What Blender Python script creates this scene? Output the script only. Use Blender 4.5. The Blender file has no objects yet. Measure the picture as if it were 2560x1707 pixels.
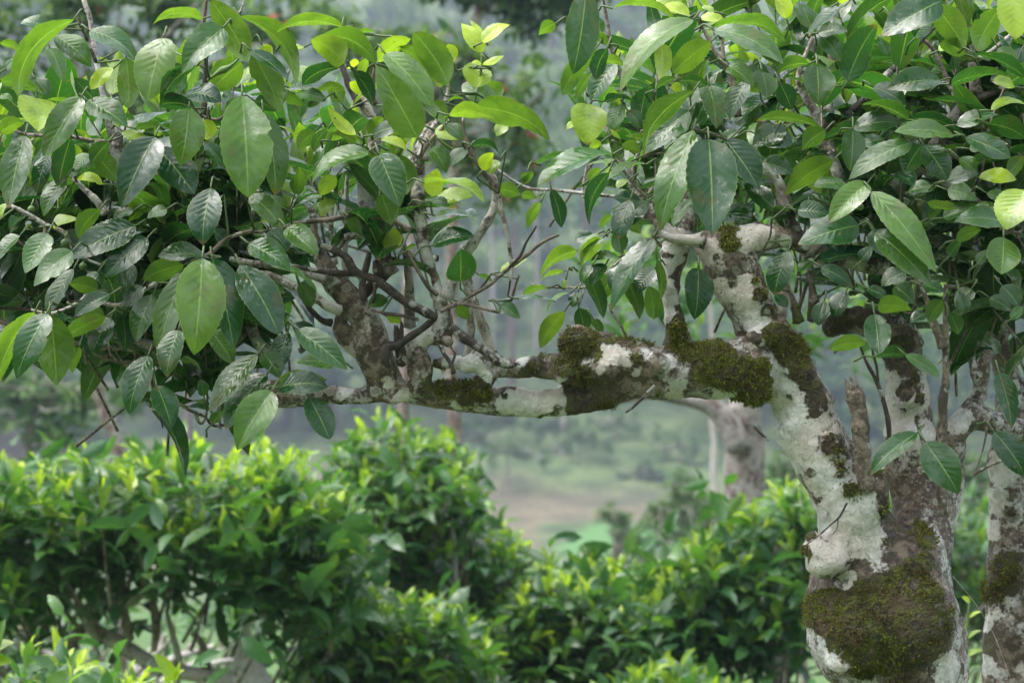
import bpy, math, random
import numpy as np
from mathutils import Vector
random.seed(7)
RNG = np.random.default_rng(11)
SC = bpy.context.scene
COL = SC.collection
FPX = 6256.0            # focal length in photo pixels (88 mm lens)
CAMZ = 1.5

def P(px, py, d):
    """point that stands d metres in front of the lens, from photo pixels"""
    return np.array([(px - 1280.0) / FPX * d, d, CAMZ - (py - 853.5) / FPX * d])

C1 = (0, 0, 2.735); C2 = (700, 0, 2.735); C3 = (1300, 0, 2.752); C4 = (1900, 0, 2.752)
C5 = (0, 500, 2.613); C6 = (600, 500, 2.613); C7 = (1300, 500, 2.613); C8 = (1900, 500, 2.614)
B1 = (0, 1050, 2.386); B2 = (800, 1050, 2.387); B3 = (1400, 1050, 2.386); B4 = (1900, 1050, 2.386)
B5 = (1100, 850, 2.613); B6 = (2050, 850, 3.92); B7 = (0, 1400, 3.095); S0 = (0, 0, 1.0)

def src(C, x, y):
    return C[0] + x / C[2], C[1] + y / C[2]

def norm(v):
    v = np.asarray(v, float)
    n = np.linalg.norm(v, axis=-1, keepdims=True)
    return v / np.maximum(n, 1e-9)

def _hash(ix, iy, iz, s):
    with np.errstate(over='ignore'):
        n = (ix.astype(np.uint32) * np.uint32(374761393) + iy.astype(np.uint32) * np.uint32(668265263)
             + iz.astype(np.uint32) * np.uint32(2246822519) + np.uint32((s * 3266489917) & 0xffffffff))
        n = (n ^ (n >> np.uint32(13))) * np.uint32(1274126177)
        n = n ^ (n >> np.uint32(16))
    return (n & np.uint32(0xffff)).astype(float) / 65535.0

def vnoise(p, scale=1.0, seed=0, octaves=1):
    """value noise in -1..1 at points p (N,3)"""
    out = np.zeros(len(p)); amp = 1.0; tot = 0.0
    for o in range(octaves):
        q = np.asarray(p, float) * scale * (2 ** o) + 1000.0
        i = np.floor(q).astype(np.int64); f = q - i
        u = f * f * (3 - 2 * f)
        r = 0
        for dx in (0, 1):
            for dy in (0, 1):
                for dz in (0, 1):
                    w = (u[:, 0] if dx else 1 - u[:, 0]) * (u[:, 1] if dy else 1 - u[:, 1]) * (u[:, 2] if dz else 1 - u[:, 2])
                    r = r + w * _hash(i[:, 0] + dx, i[:, 1] + dy, i[:, 2] + dz, seed + o * 17)
        out += amp * (r * 2 - 1); tot += amp; amp *= 0.5
    return out / tot

class MB:
    """collects verts, quads/tris and per-vertex attributes, then builds ONE mesh object"""
    def __init__(self):
        self.v = []; self.f4 = []; self.f3 = []; self.n = 0; self.a = {}
    def add(self, v, quads=None, tris=None, **attrs):
        v = np.asarray(v, float).reshape(-1, 3)
        self.v.append(v)
        if quads is not None and len(quads): self.f4.append(np.asarray(quads, np.int64) + self.n)
        if tris is not None and len(tris): self.f3.append(np.asarray(tris, np.int64) + self.n)
        for k, x in attrs.items():
            self.a.setdefault(k, []).append(np.asarray(x, float))
        self.n += len(v)
    def mesh(self, name, mat=None, origin=(0, 0, 0), smooth=True):
        v = np.concatenate(self.v) - np.asarray(origin, float)
        f4 = np.concatenate(self.f4) if self.f4 else np.zeros((0, 4), np.int64)
        f3 = np.concatenate(self.f3) if self.f3 else np.zeros((0, 3), np.int64)
        me = bpy.data.meshes.new(name)
        me.vertices.add(len(v)); me.vertices.foreach_set('co', v.ravel().astype(np.float32))
        li = np.concatenate([f4.ravel(), f3.ravel()])
        me.loops.add(len(li)); me.loops.foreach_set('vertex_index', li.astype(np.int32))
        nf = len(f4) + len(f3)
        st = np.concatenate([np.arange(len(f4)) * 4, len(f4) * 4 + np.arange(len(f3)) * 3])
        me.polygons.add(nf); me.polygons.foreach_set('loop_start', st.astype(np.int32))
        if smooth: me.polygons.foreach_set('use_smooth', np.ones(nf, bool))
        me.update(calc_edges=True)
        for k, parts in self.a.items():
            x = np.concatenate(parts)
            set_attr(me, k, x)
        if mat: me.materials.append(mat)
        return me
    def obj(self, name, mat, parent=None, smooth=True):
        org = np.array(parent['org']) if parent is not None else np.zeros(3)
        return link(name, self.mesh(name, mat, org, smooth), parent)

def set_attr(me, k, x):
    x = np.asarray(x, float)
    if x.ndim == 1:
        at = me.attributes.new(k, 'FLOAT', 'POINT'); at.data.foreach_set('value', x.astype(np.float32))
    else:
        at = me.attributes.new(k, 'FLOAT_VECTOR', 'POINT'); at.data.foreach_set('vector', x.ravel().astype(np.float32))

def link(name, me, parent=None):
    o = bpy.data.objects.new(name, me); COL.objects.link(o)
    if parent is not None:
        o.parent = parent
        po = np.array(parent['org']) if 'org' in parent.keys() else np.zeros(3)
        o['org'] = [float(x) for x in po]
    return o

def thing(name, label, cat, loc, group=None):
    o = bpy.data.objects.new(name, None); COL.objects.link(o)
    o.empty_display_size = 0.1
    o.location = [float(x) for x in loc]; o['org'] = [float(x) for x in loc]
    o['label'] = label; o['category'] = cat
    if group: o['group'] = group
    return o

def tag(o, label=None, cat=None, group=None, kind=None):
    for k, x in (('label', label), ('category', cat), ('group', group), ('kind', kind)):
        if x: o[k] = x
    return o

def catmull(pts, step=0.012, nmin=3):
    pts = np.asarray(pts, float)
    if len(pts) == 1: return pts
    ext = np.vstack([2 * pts[0] - pts[1], pts, 2 * pts[-1] - pts[-2]])
    ext[:, 3:] = np.maximum(ext[:, 3:], 0.0003)
    out = []
    for i in range(len(pts) - 1):
        p0, p1, p2, p3 = ext[i:i + 4]
        n = max(nmin, int(np.linalg.norm((p2 - p1)[:3]) / step))
        t = np.linspace(0, 1, n, endpoint=False)[:, None]
        out.append(0.5 * (2 * p1 + (p2 - p0) * t + (2 * p0 - 5 * p1 + 4 * p2 - p3) * t ** 2 + (-p0 + 3 * p1 - 3 * p2 + p3) * t ** 3))
    out.append(pts[-1:])
    out = np.vstack(out); out[:, 3] = np.maximum(out[:, 3], 0.0003)
    return out

def tube(p4, seg=10, wob=0.0, seed=0, wscale=40.0, cap=True):
    """swept tube; p4 = (N,4) x y z r -> verts, quads, tris"""
    p = p4[:, :3]; r = p4[:, 3]
    T = norm(np.gradient(p, axis=0))
    ref = np.array([0, 1.0, 0]) if abs(T[0][1]) < 0.8 else np.array([1.0, 0, 0])
    u = norm(np.cross(T[0], ref)); U = [u]
    for i in range(1, len(p)):
        u = u - T[i] * np.dot(u, T[i]); u = u / max(np.linalg.norm(u), 1e-9); U.append(u)
    U = np.array(U); V = np.cross(T, U)
    a = np.linspace(0, 2 * np.pi, seg, endpoint=False)
    d = U[:, None, :] * np.cos(a)[None, :, None] + V[:, None, :] * np.sin(a)[None, :, None]
    rr = np.repeat(r[:, None], seg, 1)
    if wob:
        q = (p[:, None, :] + d * r[:, None, None]).reshape(-1, 3)
        rr = rr * (1 + wob * vnoise(q, wscale, seed, 2).reshape(rr.shape))
    v = p[:, None, :] + d * rr[:, :, None]
    n = len(p); i = np.arange(n - 1)[:, None] * seg; j = np.arange(seg)[None, :]; k = (j + 1) % seg
    quads = np.stack([i + j, i + k, i + seg + k, i + seg + j], -1).reshape(-1, 4)
    v = v.reshape(-1, 3); tris = None
    if cap:
        c0 = len(v); v = np.vstack([v, p[0] - T[0] * r[0] * .35, p[-1] + T[-1] * r[-1] * .35])
        jj = np.arange(seg); kk = (jj + 1) % seg
        tris = np.vstack([np.stack([jj * 0 + c0, kk, jj], -1), np.stack([jj * 0 + c0 + 1, (n - 1) * seg + jj, (n - 1) * seg + kk], -1)])
    return v, quads, tris

def path(C, pts, d=3.0):
    """[(x, y, r[, depth])] in crop pixels -> (N,4) world points with real radii"""
    out = []
    for q in pts:
        dd = q[3] if len(q) > 3 else d
        px, py = src(C, q[0], q[1])
        out.append(np.append(P(px, py, dd), q[2] / C[2] / FPX * dd))
    return np.array(out)

# ---------------------------------------------------------------- node helper
class N:
    def __init__(self, name):
        self.m = bpy.data.materials.new(name); self.m.use_nodes = True
        self.t = self.m.node_tree; self.t.nodes.clear()
    def new(self, kind, ins=None, **props):
        n = self.t.nodes.new(kind)
        for k, x in props.items(): setattr(n, k, x)
        for k, x in (ins or {}).items(): self.put(n.inputs[k], x)
        return n
    def put(self, sock, x):
        if isinstance(x, bpy.types.NodeSocket): self.t.links.new(x, sock)
        elif isinstance(x, (tuple, list)) and len(x) == 3 and sock.type == 'RGBA': sock.default_value = (*x, 1)
        else: sock.default_value = x
    def math(self, op, a, b=0.0, c=None, clamp=False):
        n = self.t.nodes.new('ShaderNodeMath'); n.operation = op; n.use_clamp = clamp
        self.put(n.inputs[0], a); self.put(n.inputs[1], b)
        if c is not None: self.put(n.inputs[2], c)
        return n.outputs[0]
    def mix(self, f, a, b):
        n = self.t.nodes.new('ShaderNodeMix'); n.data_type = 'RGBA'
        self.put(n.inputs[0], f); self.put(n.inputs[6], a); self.put(n.inputs[7], b)
        return n.outputs[2]
    def step(self, x, lo, hi, a=0.0, b=1.0):
        n = self.t.nodes.new('ShaderNodeMapRange'); n.interpolation_type = 'SMOOTHSTEP'
        self.put(n.inputs[0], x); n.inputs[1].default_value = lo; n.inputs[2].default_value = hi
        n.inputs[3].default_value = a; n.inputs[4].default_value = b
        return n.outputs[0]
    def noise(self, vec, scale, detail=3, rough=.55, dist=0.0):
        n = self.new('ShaderNodeTexNoise', {'Scale': scale, 'Detail': detail, 'Roughness': rough, 'Distortion': dist})
        if vec is not None: self.t.links.new(vec, n.inputs['Vector'])
        return n.outputs['Fac']
    def attr(self, name):
        n = self.t.nodes.new('ShaderNodeAttribute'); n.attribute_name = name
        return n
    def pos(self):
        return self.new('ShaderNodeNewGeometry').outputs['Position']
    def bump(self, h, strength, dist):
        return self.new('ShaderNodeBump', {'Height': h, 'Strength': strength, 'Distance': dist}).outputs[0]
    def out(self, sh):
        o = self.t.nodes.new('ShaderNodeOutputMaterial'); self.t.links.new(sh, o.inputs['Surface']); return self.m
    def add_shader(self, fac, a, b):
        n = self.t.nodes.new('ShaderNodeMixShader'); self.put(n.inputs[0], fac)
        self.t.links.new(a, n.inputs[1]); self.t.links.new(b, n.inputs[2]); return n.outputs[0]
HAZE = .0018; SKY = .15; SUN = .8; EXPO = 2.1
# ================================================================ materials
def leaf_material(name, dark, mid, young, spec=0.5, rough=(0.24, 0.48), trans=0.36, veins=True, tboost=(1.9, 2.0, .75)):
    n = N(name)
    lc = n.attr('lcoord'); tn = n.attr('tint')
    s = n.new('ShaderNodeSeparateXYZ', {0: lc.outputs['Vector']}); t, v = s.outputs[0], s.outputs[1]
    q = n.new('ShaderNodeSeparateXYZ', {0: tn.outputs['Vector']})
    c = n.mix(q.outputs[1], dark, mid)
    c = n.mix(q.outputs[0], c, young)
    c = n.mix(q.outputs[2], c, (0.42, 0.09, 0.06))
    pos = n.pos()
    blot = n.noise(pos, 38, 3)
    c = n.mix(n.math('MULTIPLY', n.step(blot, .40, .72), .45), c, n.mix(.5, dark, (0.02, 0.05, 0.01)))
    av = n.math('ABSOLUTE', v)
    norm_ = None
    if veins:
        ph = n.math('SUBTRACT', n.math('MULTIPLY', t, 9.0), n.math('MULTIPLY', n.math('POWER', av, .8), 2.0))
        sn = n.math('SINE', n.math('MULTIPLY', ph, 6.2832))
        vein = n.math('MULTIPLY', n.step(sn, .90, 1.0), n.step(av, .95, .5))
        c = n.mix(n.math('MULTIPLY', vein, .10), c, (0.16, 0.26, 0.09))
        mid_m = n.step(av, .050, .012)
        c = n.mix(n.math('MULTIPLY', mid_m, .62), c, (0.22, 0.32, 0.09))
        edge = n.step(av, .93, 1.0)
        c = n.mix(n.math('MULTIPLY', edge, .35), c, (0.20, 0.26, 0.06))
        fine = n.noise(pos, 420, 2)
        h = n.math('ADD', n.math('MULTIPLY', n.math('MULTIPLY', sn, n.step(av, 1.0, .2)), -.5), n.math('MULTIPLY', fine, .35))
        norm_ = n.bump(h, .22, .0012)
        old = n.math('MULTIPLY', n.step(n.noise(pos, 24, 4, .6), .60, .66), n.step(q.outputs[0], .3, .1))
        c = n.mix(n.math('MULTIPLY', old, .30), c, (.10, .075, .03))
        tipb = n.math('MULTIPLY', n.step(t, .90, .99), n.step(n.noise(pos, 5, 2), .50, .56))
        c = n.mix(n.math('MULTIPLY', tipb, .8), c, (.14, .085, .035))
        spots = n.math('MULTIPLY', n.step(n.noise(pos, 170, 2), .69, .73), .6)
        c = n.mix(spots, c, (.13, .11, .05))
    rg = n.new('ShaderNodeMapRange', {0: n.noise(pos, 42, 4), 1: .46, 2: .55, 3: rough[0], 4: rough[1]}).outputs[0]
    p = n.new('ShaderNodeBsdfPrincipled', {'Base Color': c, 'Roughness': rg, 'Specular IOR Level': spec})
    if norm_:
        n.t.links.new(norm_, p.inputs['Normal'])
        wet = n.step(n.noise(pos, 30, 3, .6), .50, .545)
        n.put(p.inputs['Coat Weight'], n.math('MULTIPLY', wet, .60)); p.inputs['Coat Roughness'].default_value = .05
        hb = n.math('ADD', n.noise(pos, 95, 2), n.math('MULTIPLY', n.math('MULTIPLY', sn, n.step(av, 1.0, .2)), .22))
        n.t.links.new(n.bump(hb, .55, .003), p.inputs['Coat Normal'])
    tc = n.new('ShaderNodeVectorMath', {0: c, 1: tboost}, operation='MULTIPLY').outputs[0]
    tr = n.new('ShaderNodeBsdfTranslucent', {'Color': tc})
    return n.out(n.add_shader(trans, p.outputs[0], tr.outputs[0]))

M_LEAF = leaf_material('tea_leaf', (0.009, 0.046, 0.016), (0.042, 0.138, 0.022), (0.38, 0.50, 0.035), spec=.42, rough=(.10, .34), trans=.36)
M_BUSH = leaf_material('tea_bush_leaf', (0.030, 0.090, 0.034), (0.090, 0.215, 0.038), (0.42, 0.54, 0.05), spec=.5, rough=(.25, .5), veins=False)
M_FAR = leaf_material('far_foliage', (0.018, 0.055, 0.028), (0.125, 0.21, 0.080), (0.30, 0.36, 0.09), spec=.2, rough=(.6, .8), trans=.3, veins=False)

def bark_material(name, b1, b2, white=(.70, .69, .665), wlev=.0, dark=(.045, .035, .025), bumpd=.004):
    n = N(name)
    pos = n.pos()
    aw, am, ad = (n.attr(k).outputs['Fac'] for k in ('white', 'moss', 'dark'))
    n1 = n.noise(pos, 17, 6, .62, .3); n2 = n.noise(pos, 75, 5, .6); n3 = n.noise(pos, 210, 3); n4 = n.noise(pos, 34, 5, .6, .2)
    br = n.mix(n.step(n2, .42, .60), b1, b2)
    br = n.mix(n.math('MULTIPLY', n.step(n3, .55, .62), n.math('MULTIPLY', n.math('SUBTRACT', 1.0, ad, clamp=True), .5)), br, tuple(min(1, x * 1.6) for x in b2))
    br = n.mix(n.math('MULTIPLY', n.step(n4, .49, .58), .75), br, dark)
    br = n.mix(n.math('MULTIPLY', ad, n.step(n2, .60, .40, .35, .95), clamp=True), br, n.mix(n.step(n3, .45, .58), dark, tuple(x * 1.9 for x in dark)))
    br = n.mix(n.math('MULTIPLY', n.math('MULTIPLY', ad, n.step(n4, .53, .57), clamp=True), .8), br, (.085, .08, .03))
    wsum = n.math('ADD', n.math('ADD', n.math('ADD', n.math('MULTIPLY', n1, 1.0), n.math('MULTIPLY', n2, .62)), n.math('SUBTRACT', n.math('MULTIPLY', n3, .45), .535)), n.math('ADD', n.math('MULTIPLY', aw, .42), wlev))
    wsum = n.math('SUBTRACT', wsum, n.math('MULTIPLY', ad, .34))
    wm = n.step(wsum, .555, .72)
    rim = n.math('SUBTRACT', n.step(wsum, .53, .57), wm, clamp=True)
    wc = n.mix(n.step(n2, .46, .62), white, tuple(x * .72 for x in white))
    wc = n.mix(n.math('MULTIPLY', n.step(n.noise(pos, 9, 3), .48, .60), .5), wc, (white[0] * .95, white[1] * .80, white[2] * .70))
    wc = n.mix(n.math('MULTIPLY', n.step(n4, .50, .60), .40), wc, (.42, .44, .36))
    wc = n.mix(n.math('MULTIPLY', n.step(n3, .62, .68), .55), wc, (.16, .14, .11))
    vor = n.new('ShaderNodeTexVoronoi', {'Scale': 26.0, 'Randomness': 1.0}, feature='DISTANCE_TO_EDGE')
    dv = n.new('ShaderNodeVectorMath', {0: pos, 1: n.new('ShaderNodeTexNoise', {'Scale': 30.0}).outputs['Color']}, operation='ADD')
    n.t.links.new(dv.outputs[0], vor.inputs['Vector'])
    crack = n.step(vor.outputs['Distance'], .035, .0)
    wc = n.mix(n.math('MULTIPLY', crack, .45), wc, (.24, .19, .15))
    ros = n.new('ShaderNodeTexVoronoi', {'Scale': 58.0, 'Randomness': 1.0}); wp = n.new('ShaderNodeVectorMath', {0: pos, 1: (0, 0, 0)}, operation='ADD')
    wob = n.new('ShaderNodeTexNoise', {'Scale': 140.0, 'Detail': 3.0}); n.t.links.new(pos, wob.inputs['Vector'])
    sc = n.new('ShaderNodeVectorMath', {0: wob.outputs['Color'], 'Scale': .012}, operation='SCALE'); n.t.links.new(sc.outputs[0], wp.inputs[1]); n.t.links.new(wp.outputs[0], ros.inputs['Vector'])
    pick = n.step(n.new('ShaderNodeSeparateXYZ', {0: ros.outputs['Color']}).outputs[0], .60, .66)
    disc = n.math('MULTIPLY', n.math('MULTIPLY', n.step(ros.outputs['Distance'], .42, .34), pick), n.math('SUBTRACT', 1.0, ad, clamp=True))
    ring = n.math('MULTIPLY', disc, n.step(ros.outputs['Distance'], .22, .36))
    br = n.mix(n.math('MULTIPLY', disc, .55), br, (.34, .35, .29)); br = n.mix(n.math('MULTIPLY', ring, .5), br, (.50, .50, .45))
    wc = n.mix(n.math('MULTIPLY', ring, .35), wc, (.80, .80, .77)); wc = n.mix(n.math('MULTIPLY', n.math('SUBTRACT', disc, ring, clamp=True), .25), wc, (.40, .41, .34))
    c = n.mix(wm, br, wc)
    c = n.mix(n.math('MULTIPLY', rim, .22), c, (.09, .07, .05))
    msum = n.math('ADD', am, n.math('MULTIPLY', n.math('SUBTRACT', n.math('ADD', n.math('MULTIPLY', n4, .6), n.math('MULTIPLY', n2, .5)), .55), 3.2))
    mm = n.step(msum, .40, .62)
    mc = n.mix(n.step(n2, .35, .65), (.042, .040, .016), (.120, .140, .024))
    mc = n.mix(n.step(n1, .45, .62), mc, (.085, .060, .036))
    c = n.mix(mm, c, mc)
    h = n.math('ADD', n.math('MULTIPLY', n2, .6), n.math('ADD', n.math('MULTIPLY', n3, .3), n.math('MULTIPLY', wm, .25)))
    h = n.math('SUBTRACT', h, n.math('MULTIPLY', crack, .2))
    h = n.math('ADD', h, n.math('MULTIPLY', mm, n.math('MULTIPLY', n3, 1.2)))
    p = n.new('ShaderNodeBsdfPrincipled', {'Base Color': c, 'Roughness': n.step(n2, .4, .6, .5, .9), 'Specular IOR Level': .35, 'Normal': n.bump(h, 1.0, bumpd * 1.6)})
    return n.out(p.outputs[0])

M_BARK = bark_material('lichen_bark', (.095, .072, .052), (.30, .24, .185), wlev=.10)
M_BRANCH = bark_material('branch_bark', (.16, .132, .105), (.34, .295, .245), white=(.56, .54, .51), wlev=.11, bumpd=.003)
M_TWIG = bark_material('twig_bark', (.10, .080, .060), (.25, .205, .16), white=(.42, .39, .35), wlev=-.0, bumpd=.0015)
M_DEAD = bark_material('dead_wood', (.030, .024, .020), (.075, .058, .048), white=(.45, .45, .43), wlev=-.06, bumpd=.003)
M_FARBARK = bark_material('pale_far_bark', (.11, .070, .056), (.23, .145, .115), white=(.46, .41, .40), wlev=.0)

def moss_material():
    n = N('moss'); tn = n.attr('tint'); q = n.new('ShaderNodeSeparateXYZ', {0: tn.outputs['Vector']})
    c = n.mix(q.outputs[0], (.055, .052, .016), (.25, .29, .035))
    c = n.mix(q.outputs[2], c, (.16, .105, .065))
    p = n.new('ShaderNodeBsdfPrincipled', {'Base Color': c, 'Roughness': .85, 'Specular IOR Level': .2})
    tr = n.new('ShaderNodeBsdfTranslucent', {'Color': c})
    return n.out(n.add_shader(.25, p.outputs[0], tr.outputs[0]))
M_MOSS = moss_material()

def plain(name, col, rough=.6, spec=.4, trans=0, bump=0):
    n = N(name); pos = n.pos(); f = n.noise(pos, 60, 4)
    c = n.mix(n.step(f, .35, .65), col, tuple(x * .7 for x in col))
    p = n.new('ShaderNodeBsdfPrincipled', {'Base Color': c, 'Roughness': rough, 'Specular IOR Level': spec, 'Transmission Weight': trans})
    return n.out(p.outputs[0])
M_FRUIT = plain('green_fruit', (.09, .15, .045), .4)
M_STEM = plain('green_stem', (.12, .20, .05), .45)
M_STALK = plain('leaf_stalk', (.075, .115, .038), .5)
M_STEMRED = plain('reddish_stem', (.10, .055, .035), .45)
M_WATER = plain('water', (1, 1, 1), .02, .5, trans=1.0)
M_THREAD = plain('thread', (.62, .58, .50), .5)
# ================================================================ the old tea tree: wood
ROOT = P(2250, 853.5, 3.07); ROOT[2] = 0.0
TREE = thing('tea_tree', 'old tea tree with white lichen bark, mossy swollen trunk and one long level limb', 'tree', ROOT)

def blobs(C, items, d):
    """[(x, y, r, kind, strength[, depth])] in crop pixels -> patches of lichen, moss or wet dark bark on the wood"""
    out = []
    for it in items:
        dd = it[5] if len(it) > 5 else d
        px, py = src(C, it[0], it[1])
        out.append((P(px, py, dd), it[2] / C[2] / FPX * dd, it[3], it[4]))
    return out

def bark_attrs(v, bl):
    res = {'white': np.zeros(len(v)), 'moss': np.zeros(len(v)), 'dark': np.zeros(len(v))}
    nz = vnoise(v, 38, 5, 3)
    for c, r, k, s in bl:
        q = (v - c) * np.array([1, .12, 1])
        dd = np.linalg.norm(q, axis=1) / r + nz * .28
        w = np.clip((1.18 - dd) / .36, 0, 1); w = w * w * (3 - 2 * w) * s
        if s >= 0: res[k] = np.maximum(res[k], w)
        else: res[k] = res[k] + w
    return res

def wood_remesh(name, tubes, balls, mat, bl, voxel, parent, disp=.0035, moss_up=.0, smooth=5):
    """several tubes and lumps melted into one continuous piece of wood"""
    mb = MB()
    for t4 in tubes:
        v, q, t = tube(t4, 14, .06, 3, 18); mb.add(v, q, t)
    for c, r in balls:
        th = np.linspace(0, np.pi, 13); ph = np.linspace(0, 2 * np.pi, 24, endpoint=False)
        r = np.ones(3) * r
        v = np.array([[np.sin(a) * np.cos(b) * r[0], np.sin(a) * np.sin(b) * r[1], np.cos(a) * r[2]] for a in th for b in ph]) + c
        i = np.arange(12)[:, None] * 24; j = np.arange(24)[None, :]; k = (j + 1) % 24
        q = np.stack([i + j, i + 24 + j, i + 24 + k, i + k], -1).reshape(-1, 4)
        mb.add(v, q)
    me = mb.mesh(name + '_raw')
    o = bpy.data.objects.new(name + '_raw', me); COL.objects.link(o)
    m = o.modifiers.new('r', 'REMESH'); m.mode = 'VOXEL'; m.voxel_size = voxel
    m = o.modifiers.new('s', 'SMOOTH'); m.factor = .5; m.iterations = smooth
    dg = bpy.context.evaluated_depsgraph_get()
    ev = bpy.data.meshes.new_from_object(o.evaluated_get(dg))
    bpy.data.objects.remove(o); bpy.data.meshes.remove(me)
    nv = len(ev.vertices)
    v = np.zeros(nv * 3, np.float32); ev.vertices.foreach_get('co', v); v = v.reshape(-1, 3).astype(float)
    nn = np.zeros(nv * 3, np.float32); ev.vertices.foreach_get('normal', nn); nn = nn.reshape(-1, 3).astype(float)
    d = vnoise(v, 14, 1, 2) * disp * 1.6 + vnoise(v, 45, 2, 3) * disp + vnoise(v, 130, 4, 2) * disp * .55
    v = v + nn * d[:, None]
    at0 = bark_attrs(v, [q for q in bl if q[2] == 'moss'])
    v = v + nn * (np.clip(at0['moss'], 0, 1) * (.0035 + .004 * vnoise(v, 70, 8, 3) + .003 * vnoise(v, 28, 9, 2)))[:, None]
    at = bark_attrs(v, bl)
    if moss_up: at['moss'] = np.maximum(at['moss'], moss_up * np.clip(nn[:, 2] * 1.6 - .5, 0, 1))
    vl = v - np.array(parent['org'])
    ev.vertices.foreach_set('co', vl.ravel().astype(np.float32))
    for k, x in at.items(): set_attr(ev, k, x)
    ev.polygons.foreach_set('use_smooth', np.ones(len(ev.polygons), bool))
    ev.materials.clear(); ev.materials.append(mat); ev.update(); ev.name = name
    ob = link(name, ev, parent)
    return ob, v, nn, at

def tufts(mb, c, nrm, n_each, size, rng, dark=0.0, brown=.12, szv=None):
    """moss: short bent blades growing out of the bark at points c"""
    m = len(c) * n_each
    base = np.repeat(c, n_each, 0) + rng.normal(0, size * .35, (m, 3))
    nr = np.repeat(nrm, n_each, 0)
    dr = norm(nr + rng.normal(0, .75, (m, 3)) + np.array([0, 0, -.12]))
    size_ = size if szv is None else szv
    L = (size_ * rng.uniform(.5, 1.5, m))[:, None]; sd = norm(np.cross(dr, rng.normal(0, 1, (m, 3)))) * (size * rng.uniform(.09, .18, m))[:, None]
    mid = base + dr * L * .55
    tip = base + norm(dr + rng.normal(0, .5, (m, 3)) + np.array([0, 0, -.35])) * L
    base = base - nr * size * .25
    v = np.stack([base - sd, base + sd, mid + sd * .9, tip, mid - sd * .9], 1).reshape(-1, 3)
    i = np.arange(m)[:, None] * 5
    tn = np.zeros((m, 3)); tn[:, 0] = np.clip(rng.beta(2, 2, m) - dark, 0, 1); tn[:, 2] = rng.random(m) < brown
    mb.add(v, i + np.array([[0, 1, 2, 4]]), i + np.array([[4, 2, 3]]), tint=np.repeat(tn, 5, 0))

def moss_from(v, nn, at, parent, name='moss_clump', thr=.46, dens=1.0, size=.008, centre=None, radius=None, seed=1, dark=0.0, nmax=9000, each=5, brown=.12):
    rng = np.random.default_rng(seed)
    w = at['moss'] + vnoise(v, 42, 9, 3) * .75
    ok = w > thr
    ok &= nn[:, 1] < .5                                   # the far side of the wood carries none
    if centre is not None: ok &= np.linalg.norm((v - centre) * np.array([1, .4, 1]), axis=1) < radius
    idx = np.nonzero(ok)[0]
    if len(idx) == 0: return None
    k = min(int(len(idx) * dens), nmax)
    idx = rng.choice(idx, k, replace=k > len(idx))
    mb = MB(); bz = np.clip(vnoise(v[idx], 16, 12, 2) * 1.6 + .3, 0, 1) * brown * 2 if brown > .2 else np.full(k, brown)
    szv = size * np.clip((w[idx] - thr) * 2.2 + .35, .35, 1.15)
    tufts(mb, v[idx], nn[idx], each, size, rng, dark, np.repeat(bz, each), np.repeat(szv, each))
    return mb.obj(name, M_MOSS, parent)

# ---- trunk: swollen base, white left stem with its fork, dark mossy right stem
D0 = 3.07
trunk_t = [
    path(S0, [(2262, 4300, 190), (2240, 3600, 150), (2235, 2900, 150), (2240, 2200, 150), (2243, 1860, 150), (2258, 1707, 162), (2232, 1620, 186), (2210, 1553, 190), (2204, 1480, 176), (2206, 1410, 168), (2206, 1345, 150)], D0),
    path(B4, [(690, 900, 265), (560, 640, 225, 3.04), (530, 500, 214, 3.03), (440, 330, 200, 3.03), (330, 150, 200, 3.03), (235, -30, 185, 3.03)], 3.05),
    path(C7, [(1870, 1390, 200), (1745, 1120, 182), (1620, 905, 168), (1535, 750, 160), (1448, 600, 166), (1380, 450, 178), (1345, 345, 160)], 3.03),
    path(C7, [(1360, 400, 150), (1240, 300, 112), (1165, 258, 60)], 3.03),
    path(C7, [(1390, 380, 150), (1480, 270, 105), (1560, 236, 92), (1690, 232, 84), (1790, 262, 74), (1880, 315, 66, 3.05)], 3.03),
    path(C8, [(255, 300, 66), (420, 350, 56), (560, 392, 66), (660, 415, 74), (760, 425, 78), (835, 432, 72)], 3.06),
    path(B4, [(880, 900, 265), (965, 600, 195, 3.12), (950, 430, 180, 3.13), (905, 250, 165, 3.13), (885, 50, 150, 3.13)], 3.1),
    path(C8, [(975, 1480, 150), (960, 1250, 134), (930, 1080, 118), (880, 930, 112), (780, 830, 118), (640, 785, 105), (500, 800, 70), (440, 850, 40)], 3.14),
    path(C8, [(860, 830, 110), (980, 890, 84), (1050, 960, 50)], 3.13),
    path(B4, [(1080, 620, 90), (1105, 420, 95), (1120, 220, 90), (1160, 70, 92), (1260, -20, 82, 3.14), (1420, 20, 72, 3.16), (1620, 90, 66, 3.2)], 3.14),
    path(B6, [(1230, 900, 100), (1400, 760, 105), (1530, 600, 92), (1590, 430, 82), (1610, 250, 66), (1640, 90, 50)], 3.16),
    path(B6, [(1540, 420, 60), (1480, 240, 34), (1530, 90, 27), (1580, -40, 23)], 3.15),
]
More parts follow.
